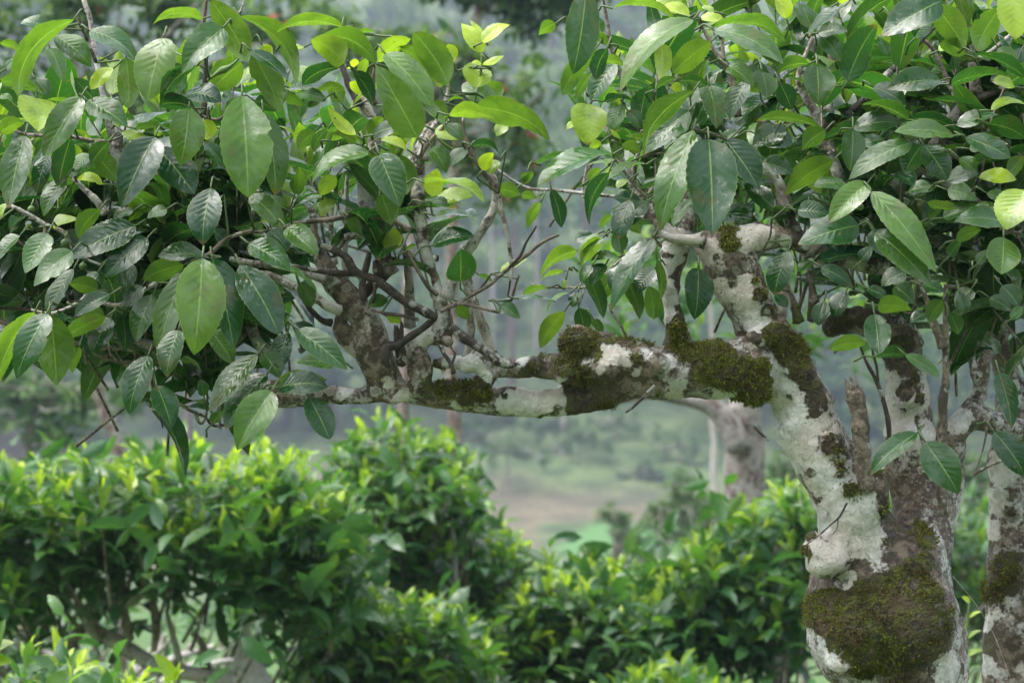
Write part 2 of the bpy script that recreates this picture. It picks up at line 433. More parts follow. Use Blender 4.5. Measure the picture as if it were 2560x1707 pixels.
trunk_b = [
    (P(*src(B4, 392, 845), 3.0), np.array([54, 40, 44]) / FPX * 3),
    (P(*src(B4, 330, 760), 3.0), np.array([36, 34, 44]) / FPX * 3),
    (P(*src(B4, 860, 1180), 3.03), np.array([136, 150, 135]) / FPX * 3),
    (P(*src(B4, 560, 1260), 3.03), np.array([118, 130, 120]) / FPX * 3),
    (P(*src(B4, 470, 1430), 3.0), np.array([46, 56, 50]) / FPX * 3),
    (P(*src(B4, 690, 420), 3.0), np.array([40, 36, 62]) / FPX * 3),
    (P(*src(C7, 1545, 905), 2.99), np.array([22, 18, 22]) / FPX * 3),
    (P(*src(B6, 880, 560), 3.09), np.array([24, 18, 30]) / FPX * 3),
]
tb = blobs(B4, [
    # white lichen
    (560, 560, 190, 'white', 1.), (430, 340, 150, 'white', 1.), (250, 250, 90, 'white', 1.2), (220, 120, 130, 'white', 1.), (640, 700, 160, 'white', 1.1), (560, 450, 120, 'white', 1.),
    (350, 850, 105, 'white', 1.3), (520, 960, 90, 'white', 1.2), (450, 850, 100, 'white', .9), (370, 1060, 36, 'white', 1.2), (480, 1400, 105, 'white', 1.3), (1110, 560, 50, 'white', 1.2), (1120, 760, 34, 'white', 1.3), (1128, 900, 28, 'white', 1.2), (1090, 640, 60, 'white', .9),
    (1140, 1500, 110, 'white', .8), (1060, 1500, 60, 'white', .9), (1110, 100, 120, 'white', 1.1), (1300, 0, 110, 'white', 1.1), (950, 380, 60, 'white', .6), (930, 170, 80, 'white', .7), (1030, 1330, 26, 'white', 1.0), (740, 860, 80, 'white', .9), (560, 800, 110, 'white', .7),
    # brown rust streaks
    (325, 330, 50, 'dark', .9), (250, 290, 26, 'dark', .8), (480, 870, 50, 'dark', .6), (900, 720, 130, 'dark', 1.2), (850, 500, 130, 'dark', 1.3), (830, 300, 110, 'dark', 1.3), (960, 800, 100, 'dark', 1.2), (880, 620, 130, 'dark', 1.4), (820, 800, 90, 'dark', 1.3), (1000, 520, 80, 'dark', 1.), (780, 640, 60, 'dark', 1.),
    (700, 1100, 330, 'dark', 1.1), (900, 1350, 260, 'dark', 1.1), (500, 230, 60, 'dark', .9), (430, 180, 60, 'dark', .8), (950, 600, 120, 'dark', .7), (1100, 1350, 60, 'dark', .8),
    # moss
    (430, 1160, 150, 'moss', .85), (560, 1290, 170, 'moss', .85), (700, 1150, 190, 'moss', .72), (900, 1100, 220, 'moss', .68), (850, 1350, 220, 'moss', .66), (1020, 1230, 150, 'moss', .62), (640, 1480, 110, 'moss', .6), (930, 950, 120, 'moss', .6), (1050, 700, 90, 'moss', .75), (1010, 860, 70, 'moss', .55), (350, 1220, 70, 'moss', .85), (290, 800, 45, 'moss', .7), (310, 690, 45, 'moss', .7), (880, 1540, 110, 'moss', .6), (760, 1010, 110, 'moss', .5), (1130, 1150, 60, 'moss', .6), (1080, 560, 50, 'moss', .4),
    (560, 430, 60, 'moss', .75), (500, 300, 50, 'moss', .7), (450, 140, 80, 'moss', .7), (790, 560, 50, 'moss', .55), (780, 740, 40, 'moss', .6), (720, 330, 60, 'moss', .5), (810, 220, 50, 'moss', .5), (1000, 560, 60, 'moss', .5), (340, 980, 36, 'moss', .5),
], 2.96)
tb += blobs(C7, [
    (1560, 760, 100, 'white', 1.1), (1500, 700, 90, 'white', .5), (1720, 1080, 80, 'white', .9), (1700, 1000, 70, 'white', .7), (1330, 520, 60, 'white', .35), (1640, 820, 60, 'white', .7), (1830, 1330, 150, 'white', 1.), (1750, 1350, 90, 'white', .9), (1620, 950, 60, 'white', .8), (1470, 640, 70, 'white', .5), (1250, 330, 100, 'white', .7), (1500, 240, 90, 'white', 1.2), (1620, 240, 90, 'white', 1.3), (1760, 260, 60, 'white', 1.1), (1790, 1250, 150, 'white', .9), (1650, 1080, 60, 'white', .5), (1880, 1400, 150, 'white', 1.),
    (1690, 250, 40, 'dark', 1.), (1380, 430, 110, 'dark', .55), (1440, 560, 60, 'dark', .5), (1330, 430, 50, 'white', .6), (1480, 520, 50, 'white', .6), (1400, 610, 60, 'white', .6), (1290, 380, 60, 'white', .7), (1545, 905, 46, 'dark', 1.2), (1260, 480, 60, 'dark', .6), (1420, 700, 80, 'dark', .4),
    (1380, 180, 80, 'moss', .9), (1390, 260, 70, 'moss', .85), (1640, 720, 60, 'moss', .7), (1690, 880, 90, 'moss', .85), (1590, 620, 60, 'moss', .7), (1560, 520, 40, 'moss', .6), (1260, 620, 36, 'moss', .6), (1790, 980, 130, 'moss', .85), (1860, 1100, 100, 'moss', .75), (1230, 480, 40, 'moss', .45), (1930, 1250, 90, 'moss', .6), (1740, 850, 60, 'moss', .8), (1960, 1330, 90, 'moss', .6), (1760, 900, 60, 'dark', 1.1), (1850, 1040, 90, 'dark', 1.5), (1900, 1180, 90, 'dark', 1.5), (1950, 1300, 80, 'dark', 1.4), (1690, 760, 40, 'dark', 1.), (1840, 980, 60, 'moss', .7), (1900, 1130, 50, 'moss', .6),
], 2.96)
tb += blobs(C8, [
    (850, 480, 80, 'white', .4), (620, 440, 80, 'white', .4), (760, 420, 90, 'moss', .28), (300, 300, 50, 'white', .6),
    (900, 1250, 90, 'white', .9), (890, 1450, 110, 'white', .8), (1010, 1430, 80, 'white', .8), (980, 1250, 70, 'dark', 1.), (980, 1030, 130, 'dark', 1.), (900, 1150, 70, 'white', .8), (1040, 1330, 70, 'white', .9), (930, 1420, 120, 'white', .5), (880, 1350, 60, 'white', .7), (970, 1270, 50, 'dark', 1.5),
    (980, 960, 90, 'moss', .8), (1060, 1180, 60, 'moss', .8), (1080, 1300, 60, 'moss', .85), (560, 800, 120, 'moss', .7), (480, 830, 90, 'moss', .8), (1000, 900, 80, 'dark', .8), (700, 760, 120, 'dark', .5), (860, 1000, 60, 'moss', .6), (1090, 1450, 60, 'moss', .5), (840, 1420, 30, 'moss', .6), (850, 1200, 30, 'moss', .5),
    (1440, 1260, 80, 'white', 1.2), (1330, 1430, 110, 'white', 1.3), (1490, 1080, 60, 'white', .9), (1420, 1000, 40, 'white', 1.2), (1330, 1190, 60, 'moss', .9), (1500, 1150, 60, 'moss', .6), (1460, 1380, 50, 'moss', .6),
], 3.06)
trunk, tv, tnn, tat = wood_remesh('trunk', trunk_t, trunk_b, M_BARK, tb, .0052, TREE, .0036)
for i, (C, x, y, r, dens, size, dk) in enumerate([
    (B4, 640, 1230, 620, 1.3, .0042, .16), (C7, 1720, 870, 420, 1.5, .0046, .05), (C7, 1390, 220, 150, 2.2, .0048, -.05),
    (C8, 520, 820, 200, 1.0, .0065, .05), (C8, 1050, 1130, 260, 1.0, .0062, .05), (B4, 560, 380, 230, 1.2, .0066, .1), (B4, 1040, 690, 170, 1.0, .0062, .05), (C8, 1400, 1180, 190, 1.2, .006, 0)]):
    px, py = src(C, x, y)
    moss_from(tv, tnn, tat, trunk, dens=dens, size=size, centre=P(px, py, 3.0), radius=r / C[2] / FPX * 3, seed=20 + i, dark=dk, brown=.42 if i == 0 else .14)

# ---- the level limb
limb_t = [
    path(C7, [(1900, 1320, 100, 3.10), (1760, 1210, 150, 3.07), (1620, 1120, 180, 3.03), (1450, 1085, 185), (1300, 1118, 182), (1130, 1125, 172), (980, 1120, 160), (830, 1090, 160), (700, 1068, 172), (560, 1040, 160), (440, 975, 125), (372, 935, 92)], 3.0),
    path(C7, [(980, 1180, 120), (760, 1190, 112), (560, 1255, 105), (420, 1300, 96), (260, 1322, 98), (120, 1325, 106), (-40, 1322, 104), (-160, 1310, 98), (-320, 1300, 92), (-480, 1290, 92), (-640, 1270, 88), (-760, 1258, 80), (-830, 1256, 82), (-920, 1268, 66), (-1060, 1280, 68), (-1220, 1275, 76), (-1400, 1275, 84), (-1560, 1270, 82), (-1720, 1255, 74), (-1880, 1225, 66, 3.04), (-2010, 1170, 62, 3.08), (-2130, 1080, 56, 3.12), (-2230, 960, 44, 3.15), (-2300, 800, 34, 3.18)], 3.0),
    path(C7, [(640, 1090, 130), (480, 1110, 104), (330, 1110, 96), (200, 1100, 88), (60, 1090, 72), (-80, 1098, 66), (-190, 1092, 78), (-240, 1060, 70)], 2.985),
    path(C7, [(-190, 1092, 70), (-330, 1066, 46), (-450, 1056, 40), (-540, 1070, 34)], 2.985),
    path(C6, [(1640, 1130, 60), (1600, 1200, 46), (1570, 1260, 40)], 2.97),
    path(C6, [(1120, 1270, 80), (1000, 1230, 100), (900, 1080, 120), (850, 960, 122), (835, 830, 100), (770, 700, 88), (690, 600, 76), (600, 520, 62), (545, 430, 50), (510, 350, 36), (480, 180, 28), (470, 40, 24)], 3.0),
    path(C6, [(820, 960, 110), (710, 900, 88), (650, 860, 60), (655, 780, 44), (700, 720, 40)], 3.02),
    path(C6, [(1180, 1270, 70), (1170, 1120, 84), (1150, 960, 62), (1190, 890, 52), (1290, 890, 58), (1350, 900, 46)], 2.98),
    path(C6, [(1320, 920, 60), (1335, 800, 58), (1320, 690, 50), (1285, 560, 48), (1240, 420, 46), (1205, 290, 46), (1185, 140, 48), (1165, 0, 50), (1160, -140, 46), (1160, -280, 40), (1190, -400, 34), (1260, -520, 26)], 2.98),
]
def zz(C, x, y, d): return P(*src(C, x, y), d)
limb_b = [
    (zz(C6, 1000, 1310, 2.99), np.array([26, 24, 22]) / FPX * 3), (zz(C6, 1480, 1080, 2.97), np.array([20, 20, 22]) / FPX * 3), (zz(C6, 1560, 1050, 2.97), np.array([30, 26, 32]) / FPX * 3),
    (zz(C7, 380, 930, 2.99), np.array([34, 42, 40]) / FPX * 3), (zz(C7, 290, 1150, 2.96), np.array([30, 26, 28]) / FPX * 3), (zz(C7, 900, 1060, 2.955), np.array([30, 20, 30]) / FPX * 3),
    (zz(C7, 1280, 1005, 3.0), np.array([40, 40, 30]) / FPX * 3), (zz(C7, 1530, 1180, 2.99), np.array([46, 40, 50]) / FPX * 3), (zz(C6, 1360, 930, 2.96), np.array([16, 16, 14]) / FPX * 3), (zz(C6, 1280, 380, 2.96), np.array([12, 12, 14]) / FPX * 3),
]
lb = blobs(C7, [
    (200, 1350, 110, 'white', 1.4), (60, 1330, 110, 'white', 1.3), (-100, 1340, 70, 'white', 1.1), (270, 1280, 70, 'white', 1.2), (1250, 1280, 80, 'white', .5), (1450, 1340, 80, 'white', .9),
    (1680, 1120, 120, 'white', .8), (1780, 1230, 120, 'white', 1.), (1640, 1330, 70, 'white', .7), (1560, 1060, 50, 'dark', .5),
    (180, 1310, 130, 'white', 1.3), (60, 1260, 90, 'white', 1.2), (400, 1050, 60, 'white', 1.2), (540, 1010, 60, 'white', .9), (610, 1000, 60, 'white', .9), (680, 1030, 70, 'white', .8), (900, 1060, 60, 'dark', .5), (1130, 1140, 60, 'white', .4), (290, 1150, 46, 'white', .8), (1360, 1290, 80, 'white', .8), (1100, 1290, 120, 'white', .5), (20, 1060, 50, 'white', .8), (160, 1060, 40, 'white', .7),
    (450, 1290, 150, 'dark', 1.6), (350, 1250, 80, 'dark', 1.6), (620, 1210, 120, 'dark', 1.), (1200, 1150, 110, 'dark', .9), (1180, 1260, 100, 'dark', .7), (820, 1180, 110, 'dark', .5), (100, 1120, 80, 'dark', 1.2), (280, 1060, 90, 'dark', 1.2),
    (370, 930, 110, 'moss', .8), (480, 890, 70, 'moss', .7), (600, 890, 60, 'moss', .6), (720, 900, 70, 'moss', .65), (770, 1030, 46, 'moss', .7), (860, 900, 60, 'moss', .55), (1000, 940, 70, 'moss', .6), (640, 1080, 80, 'white', .45), (740, 1100, 60, 'white', .6), (560, 1120, 60, 'white', .5), (820, 1010, 50, 'white', .6), (980, 1060, 60, 'white', .5), (1120, 1000, 90, 'moss', .85), (1260, 960, 110, 'moss', 1.), (1330, 1050, 130, 'moss', 1.), (1230, 1110, 100, 'moss', .9), (1470, 1120, 120, 'moss', 1.), (1560, 1180, 110, 'moss', 1.1), (1520, 1290, 90, 'moss', 1.), (1600, 1300, 70, 'moss', .8), (1370, 1180, 90, 'moss', .7), (1600, 1080, 70, 'moss', .9),
    (300, 1070, 90, 'moss', .6), (170, 1040, 60, 'moss', .55), (60, 1090, 60, 'moss', .6), (420, 1150, 70, 'moss', .75), (480, 1010, 60, 'moss', .55), (180, 1220, 36, 'moss', .9), (20, 1130, 60, 'moss', .5), (920, 1290, 60, 'moss', .55), (560, 1340, 100, 'moss', .35), (1440, 1330, 60, 'moss', .6), (1520, 1400, 50, 'moss', .6), (400, 1380, 100, 'moss', .3), (200, 1410, 90, 'moss', .3),
], 2.95)
lb += blobs(C6, [
    (1350, 1240, 80, 'moss', .95), (1480, 1260, 90, 'moss', 1.), (1590, 1270, 80, 'moss', 1.), (1420, 1200, 70, 'moss', .9), (1260, 1180, 60, 'moss', .7), (1200, 1230, 70, 'moss', .55), (1540, 1210, 60, 'moss', .8), (1260, 1020, 50, 'moss', .6), (1290, 1100, 50, 'moss', .6), (1720, 1280, 40, 'moss', .7), (1080, 1180, 60, 'moss', .35),
    (680, 1240, 50, 'white', 1.1), (950, 1200, 50, 'white', .7), (1420, 1310, 60, 'white', .7), (1760, 1290, 60, 'white', .9), (1500, 1110, 90, 'white', .7), (1590, 1170, 60, 'white', .7), (1390, 1060, 60, 'white', .7), (640, 1290, 40, 'white', .4), (1200, 360, 80, 'white', .5), (1310, 600, 60, 'white', .6), (1190, 100, 70, 'white', .4), (1200, 900, 60, 'white', .5), (150, 1210, 40, 'white', .8), (1050, 1300, 50, 'white', .6),
    (900, 1000, 160, 'dark', .25), (700, 640, 120, 'dark', .3), (1170, 30, 70, 'dark', .4), (1250, 500, 50, 'dark', .25),
], 2.95)
limb, lv, lnn, lat = wood_remesh('limb', limb_t, limb_b, M_BARK, lb, .0046, TREE, .0033)
for i, (C, x, y, r, dens, size, dk) in enumerate([
    (C7, 1380, 1120, 420, 1.5, .0042, .0), (C7, 620, 950, 430, 1.0, .0040, .2), (C7, 250, 1090, 200, 1.1, .0042, .36), (C6, 1450, 1230, 185, 1.5, .0044, .05)]):
    px, py = src(C, x, y)
    moss_from(lv, lnn, lat, limb, dens=dens, size=size, centre=P(px, py, 2.98), radius=r / C[2] / FPX * 3, seed=50 + i, dark=dk, thr=.34 if i == 3 else .46)

# ---- branches, twigs and dead wood, each a part of its own
SKEL = []
def branch(name, C, pts, d=3.0, mat=None, seg=10, wob=.10, bl=(), jag=False):
    p4 = catmull(path(C, pts, d), .005)
    rng = np.random.default_rng(abs(hash((round(pts[0][0]), round(pts[0][1])))) % 9999)
    k = np.arange(len(p4))
    arc = np.concatenate([[0], np.cumsum(np.linalg.norm(np.diff(p4[:, :3], axis=0), axis=1))])
    for s0 in np.cumsum(rng.uniform(.018, .05, 60)):
        if s0 > arc[-1]: break
        p4[:, 3] *= 1 + .20 * np.exp(-((arc - s0) / .0045) ** 2)
    if name == 'branch': p4[:, 3] *= 1 + .42 * np.exp(-arc / (1.1 * p4[0, 3] + .004))
    p4[:, 3] *= 1 + .16 * np.clip(vnoise(p4[:, :3], 45, 3) * 1.6 - .3, 0, 1)
    p4[:, :3] += np.stack([vnoise(p4[:, :3], 22, s, 2) for s in (5, 6, 7)], 1) * .0035 * np.minimum(1, k / 6)[:, None]
    v, q, t = tube(p4, seg, wob, 4, 70)
    at = bark_attrs(v, bl)
    if (mat or M_BRANCH) is M_BRANCH: at['white'] = at['white'] + .14
    mb = MB(); mb.add(v, q, t, white=at['white'], moss=at['moss'], dark=at['dark'])
    if jag:                                                # splintered broken end
        e = p4[-1]; ax = norm(p4[-1, :3] - p4[-4, :3])
        for a in range(7):
            s = rng.normal(0, 1, 3); s = norm(s - ax * np.dot(s, ax)); h = rng.uniform(.5, 1.8) * e[3]
            b0 = e[:3] + s * e[3] * .7
            sp = np.array([np.append(b0 - ax * e[3], e[3] * .35), np.append(b0 + ax * h, .0006)])
            vv, qq, tt = tube(sp, 5); mb.add(vv, qq, tt, white=np.zeros(len(vv)), moss=np.zeros(len(vv)), dark=np.zeros(len(vv)))
    o = mb.obj(name, mat or M_BRANCH, TREE)
    SKEL.append(p4)
    return o

wl = blobs(C7, [(960, 600, 90, 'white', .9), (985, 740, 70, 'white', .9), (1040, 380, 40, 'white', 1.3), (960, 430, 60, 'white', .6), (1070, 560, 60, 'dark', 1.), (1040, 830, 70, 'moss', .95), (1010, 900, 80, 'moss', 1.), (1060, 720, 50, 'moss', .7), (960, 280, 60, 'white', .4), (1020, 260, 90, 'white', 1.2), (1120, 255, 60, 'white', 1.2)], 2.98)
b = branch('branch', C7, [(1035, 985, 84), (1030, 880, 66), (1010, 740, 54), (985, 600, 56), (985, 470, 66), (1010, 360, 78), (1000, 270, 72), (960, 180, 46), (880, 110, 36), (820, 60, 28), (780, -30, 22)], 3.02, M_BARK, 14, .10, wl)
bv = np.array([P(*src(C7, 1035 + dx, y), 2.99) for y in range(820, 985, 6) for dx in (-34, 0, 30)])
mb = MB(); tufts(mb, bv, np.tile([0, -.8, .3], (len(bv), 1)), 12, .007, np.random.default_rng(3), .05); mb.obj('moss_clump', M_MOSS, b)
branch('branch', C7, [(1030, 330, 60), (1070, 220, 46), (1090, 110, 40), (1080, 0, 34), (1090, -150, 28), (1060, -280, 22)], 3.04, M_BARK, 12, .08, wl)
branch('branch', C7, [(1200, 262, 44), (1110, 268, 34), (1020, 254, 28), (945, 214, 23), (890, 130, 18), (860, 10, 14)], 3.0, M_BARK, 10, .06, wl)
branch('broken_stub', B4, [(650, 420, 52), (622, 300, 50), (608, 150, 50), (592, 0, 52), (575, -110, 52), (566, -180, 50)], 2.99, M_TWIG, 12, .06, (), True)
branch('branch', B4, [(1095, 560, 24), (1085, 330, 26), (1085, 120, 27), (1090, -60, 28), (1100, -160, 27), (1108, -260, 21), (1110, -420, 20), (1106, -600, 17), (1100, -800, 12)], 3.02, M_TWIG, 10)
branch('branch', C8, [(1200, 960, 28), (1140, 820, 24), (1095, 690, 19), (1050, 560, 14), (1010, 430, 10)], 3.02, M_TWIG, 8)
branch('dead_twig', C8, [(845, 1568, 13), (835, 1420, 15), (800, 1260, 14), (755, 1150, 13), (690, 1030, 9), (660, 960, 6)], 3.0, M_DEAD, 7)
branch('dead_twig', C8, [(770, 1190, 11), (768, 1090, 9), (745, 980, 7), (740, 900, 5)], 3.0, M_DEAD, 7)
branch('dead_twig', C8, [(250, 800, 40), (225, 700, 26), (205, 620, 16), (185, 545, 7)], 3.04, M_TWIG, 8, .3, blobs(C8, [(230, 760, 80, 'moss', .9)], 3.04))
branch('dead_twig', C8, [(345, 790, 42), (345, 680, 36), (335, 580, 26), (330, 500, 18), (345, 420, 10)], 3.05, M_TWIG, 8, .3, blobs(C8, [(340, 720, 80, 'moss', .8)], 3.05))
# right crown framework
branch('branch', C8, [(350, 340, 58), (230, 220, 42), (160, 60, 38), (120, -100, 34), (30, -200, 30)], 3.05, M_BRANCH, 10)
branch('branch', C4, [(560, 1290, 34), (510, 1100, 40), (470, 950, 40), (470, 830, 36), (480, 700, 28), (492, 520, 24), (490, 380, 20), (500, 200, 15), (520, 40, 12)], 3.06, M_BRANCH, 10)
branch('branch', C4, [(450, 880, 30), (380, 760, 28), (310, 670, 26), (250, 560, 18), (300, 400, 14), (360, 260, 12)], 3.05, M_BRANCH, 8)
branch('branch', C4, [(640, 760, 20), (760, 640, 22), (900, 500, 22), (1020, 390, 20), (1085, 300, 16), (1190, 200, 10), (1280, 90, 7)], 3.02, M_DEAD, 8)
branch('branch', C4, [(850, 1420, 62), (900, 1290, 62), (1000, 1210, 54), (1120, 1110, 46), (1220, 960, 46), (1290, 850, 48), (1400, 720, 46), (1490, 640, 40)], 3.08, M_BRANCH, 12)
branch('branch', C4, [(1490, 640, 36), (1470, 520, 32), (1450, 420, 32), (1425, 260, 24), (1412, 100, 20), (1415, -80, 16)], 3.07, M_BRANCH, 10)
branch('branch', C4, [(1500, 670, 24), (1600, 640, 22), (1720, 590, 18), (1850, 540, 15)], 3.07, M_BRANCH, 8)
branch('branch', C4, [(1480, 420, 18), (1600, 350, 14), (1730, 240, 12), (1850, 150, 10)], 3.05, M_BRANCH, 8)
branch('branch', C4, [(1420, 720, 24), (1330, 640, 18), (1260, 480, 16), (1180, 330, 14), (1110, 260, 12), (1080, 120, 9)], 3.04, M_TWIG, 8)
branch('branch', C4, [(1250, 1250, 20), (1400, 1330, 26), (1500, 1400, 28), (1600, 1500, 30), (1720, 1600, 32)], 3.04, M_BRANCH, 9)
branch('branch', C3, [(1490, 800, 24), (1475, 640, 22), (1430, 480, 20), (1380, 400, 17), (1310, 290, 12), (1240, 150, 10), (1205, 60, 8)], 2.98, M_TWIG, 8)
branch('branch', C3, [(1400, 420, 14), (1395, 330, 12), (1360, 180, 9), (1330, 80, 7)], 2.97, M_TWIG, 8)
branch('branch', C3, [(720, 620, 12), (660, 420, 14), (612, 300, 13), (598, 180, 12), (580, 60, 10), (560, -80, 8)], 2.97, M_TWIG, 8)
branch('branch', C3, [(780, 1290, 22), (720, 1120, 22), (650, 1010, 19), (610, 900, 13), (590, 860, 8)], 3.0, M_BRANCH, 8)
branch('branch', C3, [(870, 1360, 10), (790, 1280, 9), (700, 1180, 8), (640, 1080, 6)], 2.96, M_TWIG, 6)
branch('branch', C3, [(870, 1500, 22), (800, 1350, 20), (770, 1200, 18), (810, 1050, 14), (850, 900, 10)], 3.04, M_BRANCH, 8)
branch('twig', C3, [(1430, 970, 10), (1330, 920, 10), (1210, 890, 8), (1180, 880, 5)], 2.88, M_TWIG, 7)
branch('dead_twig', C7, [(1555, 390, 5), (1600, 300, 7), (1640, 220, 6), (1645, 130, 4)], 2.93, M_DEAD, 6)
branch('dead_twig', C7, [(880, 1215, 14), (800, 1290, 12), (730, 1350, 9), (690, 1378, 7)], 2.94, M_DEAD, 7)
branch('dead_twig', C7, [(1530, 1480, 8), (1570, 1530, 9), (1620, 1580, 5)], 2.94, M_DEAD, 6)
branch('dead_twig', B4, [(520, 490, 7), (480, 570, 6), (420, 630, 5), (350, 695, 4), (290, 740, 3), (225, 770, 2)], 2.90, M_DEAD, 6)
branch('dead_twig', B4, [(465, 590, 4), (462, 640, 3), (430, 690, 2)], 2.90, M_DEAD, 5)
branch('twig', B6, [(1010, 1040, 12), (985, 930, 14), (950, 840, 8)], 2.9, M_DEAD, 7)
branch('twig', B6, [(1480, 1330, 14), (1600, 1260, 15), (1740, 1190, 14), (1900, 1150, 14)], 2.98, M_TWIG, 7)
branch('twig', B6, [(1530, 1270, 7), (1590, 1080, 9), (1640, 900, 9), (1680, 700, 8)], 3.0, M_TWIG, 6)
branch('twig', C7, [(700, 900, 8), (650, 810, 9), (600, 740, 8), (580, 680, 6)], 3.2, M_TWIG, 6)
branch('twig', C7, [(860, 250, 12), (760, 300, 11), (640, 400, 10), (520, 510, 9), (430, 560, 8), (300, 575, 7), (180, 570, 5), (80, 545, 4)], 3.25, M_TWIG, 7)
branch('twig', C7, [(440, 550, 6), (415, 600, 6), (390, 680, 5)], 3.25, M_TWIG, 6)
branch('twig', C2, [(2340, 1350, 12), (2100, 1330, 12), (1900, 1310, 11), (1720, 1295, 10), (1600, 1240, 9), (1480, 1150, 7)], 3.3, M_BRANCH, 7)
# left crown framework
branch('branch', C2, [(595, 1620, 38), (585, 1460, 36), (565, 1280, 34), (590, 1120, 34), (650, 1000, 42), (620, 860, 46), (570, 730, 42), (520, 640, 30)], 3.03, M_BRANCH, 12)
branch('branch', C2, [(545, 720, 24), (480, 600, 24), (455, 520, 22), (420, 450, 16)], 3.02, M_DEAD, 9)
branch('branch', C6, [(960, 480, 60), (930, 370, 50), (890, 240, 42), (860, 130, 38), (835, 0, 32), (840, -140, 26)], 3.03, M_BRANCH, 10)
branch('branch', C6, [(780, 640, 30), (860, 560, 36), (950, 470, 44)], 3.03, M_DEAD, 9)
branch('branch', C2, [(655, 720, 14), (632, 640, 15), (640, 520, 12), (660, 430, 9)], 2.97, M_STEMRED, 8)
branch('branch', C2, [(970, 1090, 36), (1010, 980, 34), (1050, 880, 26), (1110, 760, 18), (1145, 620, 13), (1145, 560, 8)], 2.97, M_BRANCH, 10)
branch('twig', C2, [(955, 1080, 16), (1000, 1010, 15), (1080, 910, 13), (1150, 820, 9)], 2.93, M_TWIG, 7)
branch('branch', C2, [(1470, 1280, 24), (1420, 1210, 20), (1330, 1080, 17), (1280, 980, 14), (1250, 880, 10), (1240, 800, 8)], 2.95, M_TWIG, 8)
branch('twig', C2, [(1320, 1090, 12), (1220, 1040, 11), (1140, 1000, 10), (1070, 940, 8)], 2.94, M_STEM, 7)
branch('branch', C6, [(1350, 640, 36), (1400, 500, 34), (1480, 360, 31), (1560, 230, 29), (1630, 100, 27), (1670, 0, 24), (1680, -80, 26), (1655, -160, 18)], 2.96, M_BRANCH, 10)
branch('dead_twig', C6, [(1690, -40, 15), (1715, 110, 15), (1745, 250, 14), (1765, 380, 12), (1770, 510, 10)], 2.93, M_BRANCH, 8, .1, (), True)
branch('twig', C6, [(1310, 730, 14), (1360, 700, 14), (1430, 675, 13), (1560, 605, 12), (1680, 510, 12), (1780, 420, 12), (1880, 350, 12), (1990, 262, 11), (2080, 225, 9)], 2.93, M_TWIG, 7)
branch('twig', C6, [(1760, 440, 9), (1830, 360, 10), (1870, 270, 8), (1930, 160, 6)], 2.93, M_DEAD, 6)
branch('twig', C6, [(1420, 676, 12), (1500, 692, 12), (1600, 716, 11), (1700, 730, 9)], 2.92, M_TWIG, 7)
branch('twig', C6, [(1470, 650, 7), (1560, 590, 7), (1650, 480, 5)], 2.94, M_DEAD, 6)
branch('twig', C6, [(1770, 660, 9), (1800, 560, 8), (1825, 480, 5)], 3.0, M_TWIG, 6)
branch('twig', C6, [(1290, 620, 16), (1220, 560, 14), (1150, 450, 12), (1090, 330, 12), (1050, 240, 10), (1000, 130, 7)], 2.95, M_TWIG, 7)
branch('branch', C6, [(1110, 830, 32), (1110, 700, 32), (1110, 560, 28), (1085, 420, 22), (1080, 330, 18)], 3.05, M_BRANCH, 9)
branch('branch', C6, [(1480, 1060, 27), (1500, 900, 26), (1490, 740, 24), (1470, 560, 20), (1430, 400, 16)], 3.09, M_BRANCH, 9)
branch('branch', C6, [(1640, 1010, 30), (1590, 850, 30), (1540, 720, 26), (1500, 560, 22), (1450, 300, 16)], 3.12, M_BRANCH, 9)
branch('dead_branch', C6, [(400, 270, 14), (500, 282, 18), (600, 320, 22), (690, 370, 25), (735, 450, 28), (790, 490, 28), (880, 520, 28), (970, 580, 29), (1060, 650, 29), (1150, 695, 28), (1230, 740, 26), (1280, 770, 22)], 2.94, M_DEAD, 10, .14, blobs(C6, [(1130, 680, 40, 'white', .42), (1200, 715, 34, 'white', .45), (1250, 745, 24, 'white', .4), (900, 520, 60, 'white', .3)], 2.92))
branch('dead_branch', C6, [(1390, 830, 26), (1450, 890, 32), (1540, 950, 32), (1620, 1000, 32), (1690, 1050, 31), (1760, 1080, 26), (1800, 1075, 14)], 2.92, M_DEAD, 10, .12, blobs(C6, [(1470, 890, 50, 'white', .45), (1560, 950, 60, 'white', .55), (1640, 1010, 60, 'white', .5), (1720, 1060, 40, 'white', .45)], 2.90), True)
branch('dead_branch', C6, [(770, 480, 24), (680, 482, 20), (600, 478, 18), (520, 460, 16), (400, 440, 12), (300, 430, 8)], 2.95, M_DEAD, 8, .15)
branch('dead_branch', C6, [(815, 660, 20), (800, 560, 24), (820, 450, 22), (845, 345, 16)], 2.94, M_DEAD, 8, .2)
branch('dead_branch', C6, [(910, 500, 34), (900, 450, 34), (885, 405, 16)], 2.96, M_DEAD, 8, .2)
branch('dead_branch', C6, [(1270, 770, 22), (1200, 830, 22), (1110, 880, 22), (1040, 930, 28), (965, 950, 30), (952, 1030, 24), (975, 1090, 20)], 2.95, M_DEAD, 9, .22)
branch('dead_branch', C6, [(1060, 1080, 34), (1050, 990, 34), (1030, 900, 24), (1020, 830, 14)], 2.96, M_DEAD, 8, .25, (), True)
branch('dead_branch', C6, [(1050, 930, 20), (1055, 850, 16), (1055, 790, 8)], 2.96, M_DEAD, 7, .2)
branch('dead_twig', C6, [(1300, 945, 12), (1330, 1000, 13), (1370, 1060, 13), (1395, 1130, 14)], 2.91, M_DEAD, 7)
branch('dead_twig', C6, [(1385, 1070, 9), (1405, 1000, 9), (1375, 945, 8)], 2.91, M_DEAD, 7)
branch('dead_twig', C6, [(860, 722, 9), (960, 740, 10), (1060, 750, 11), (1160, 775, 10)], 2.95, M_TWIG, 7)
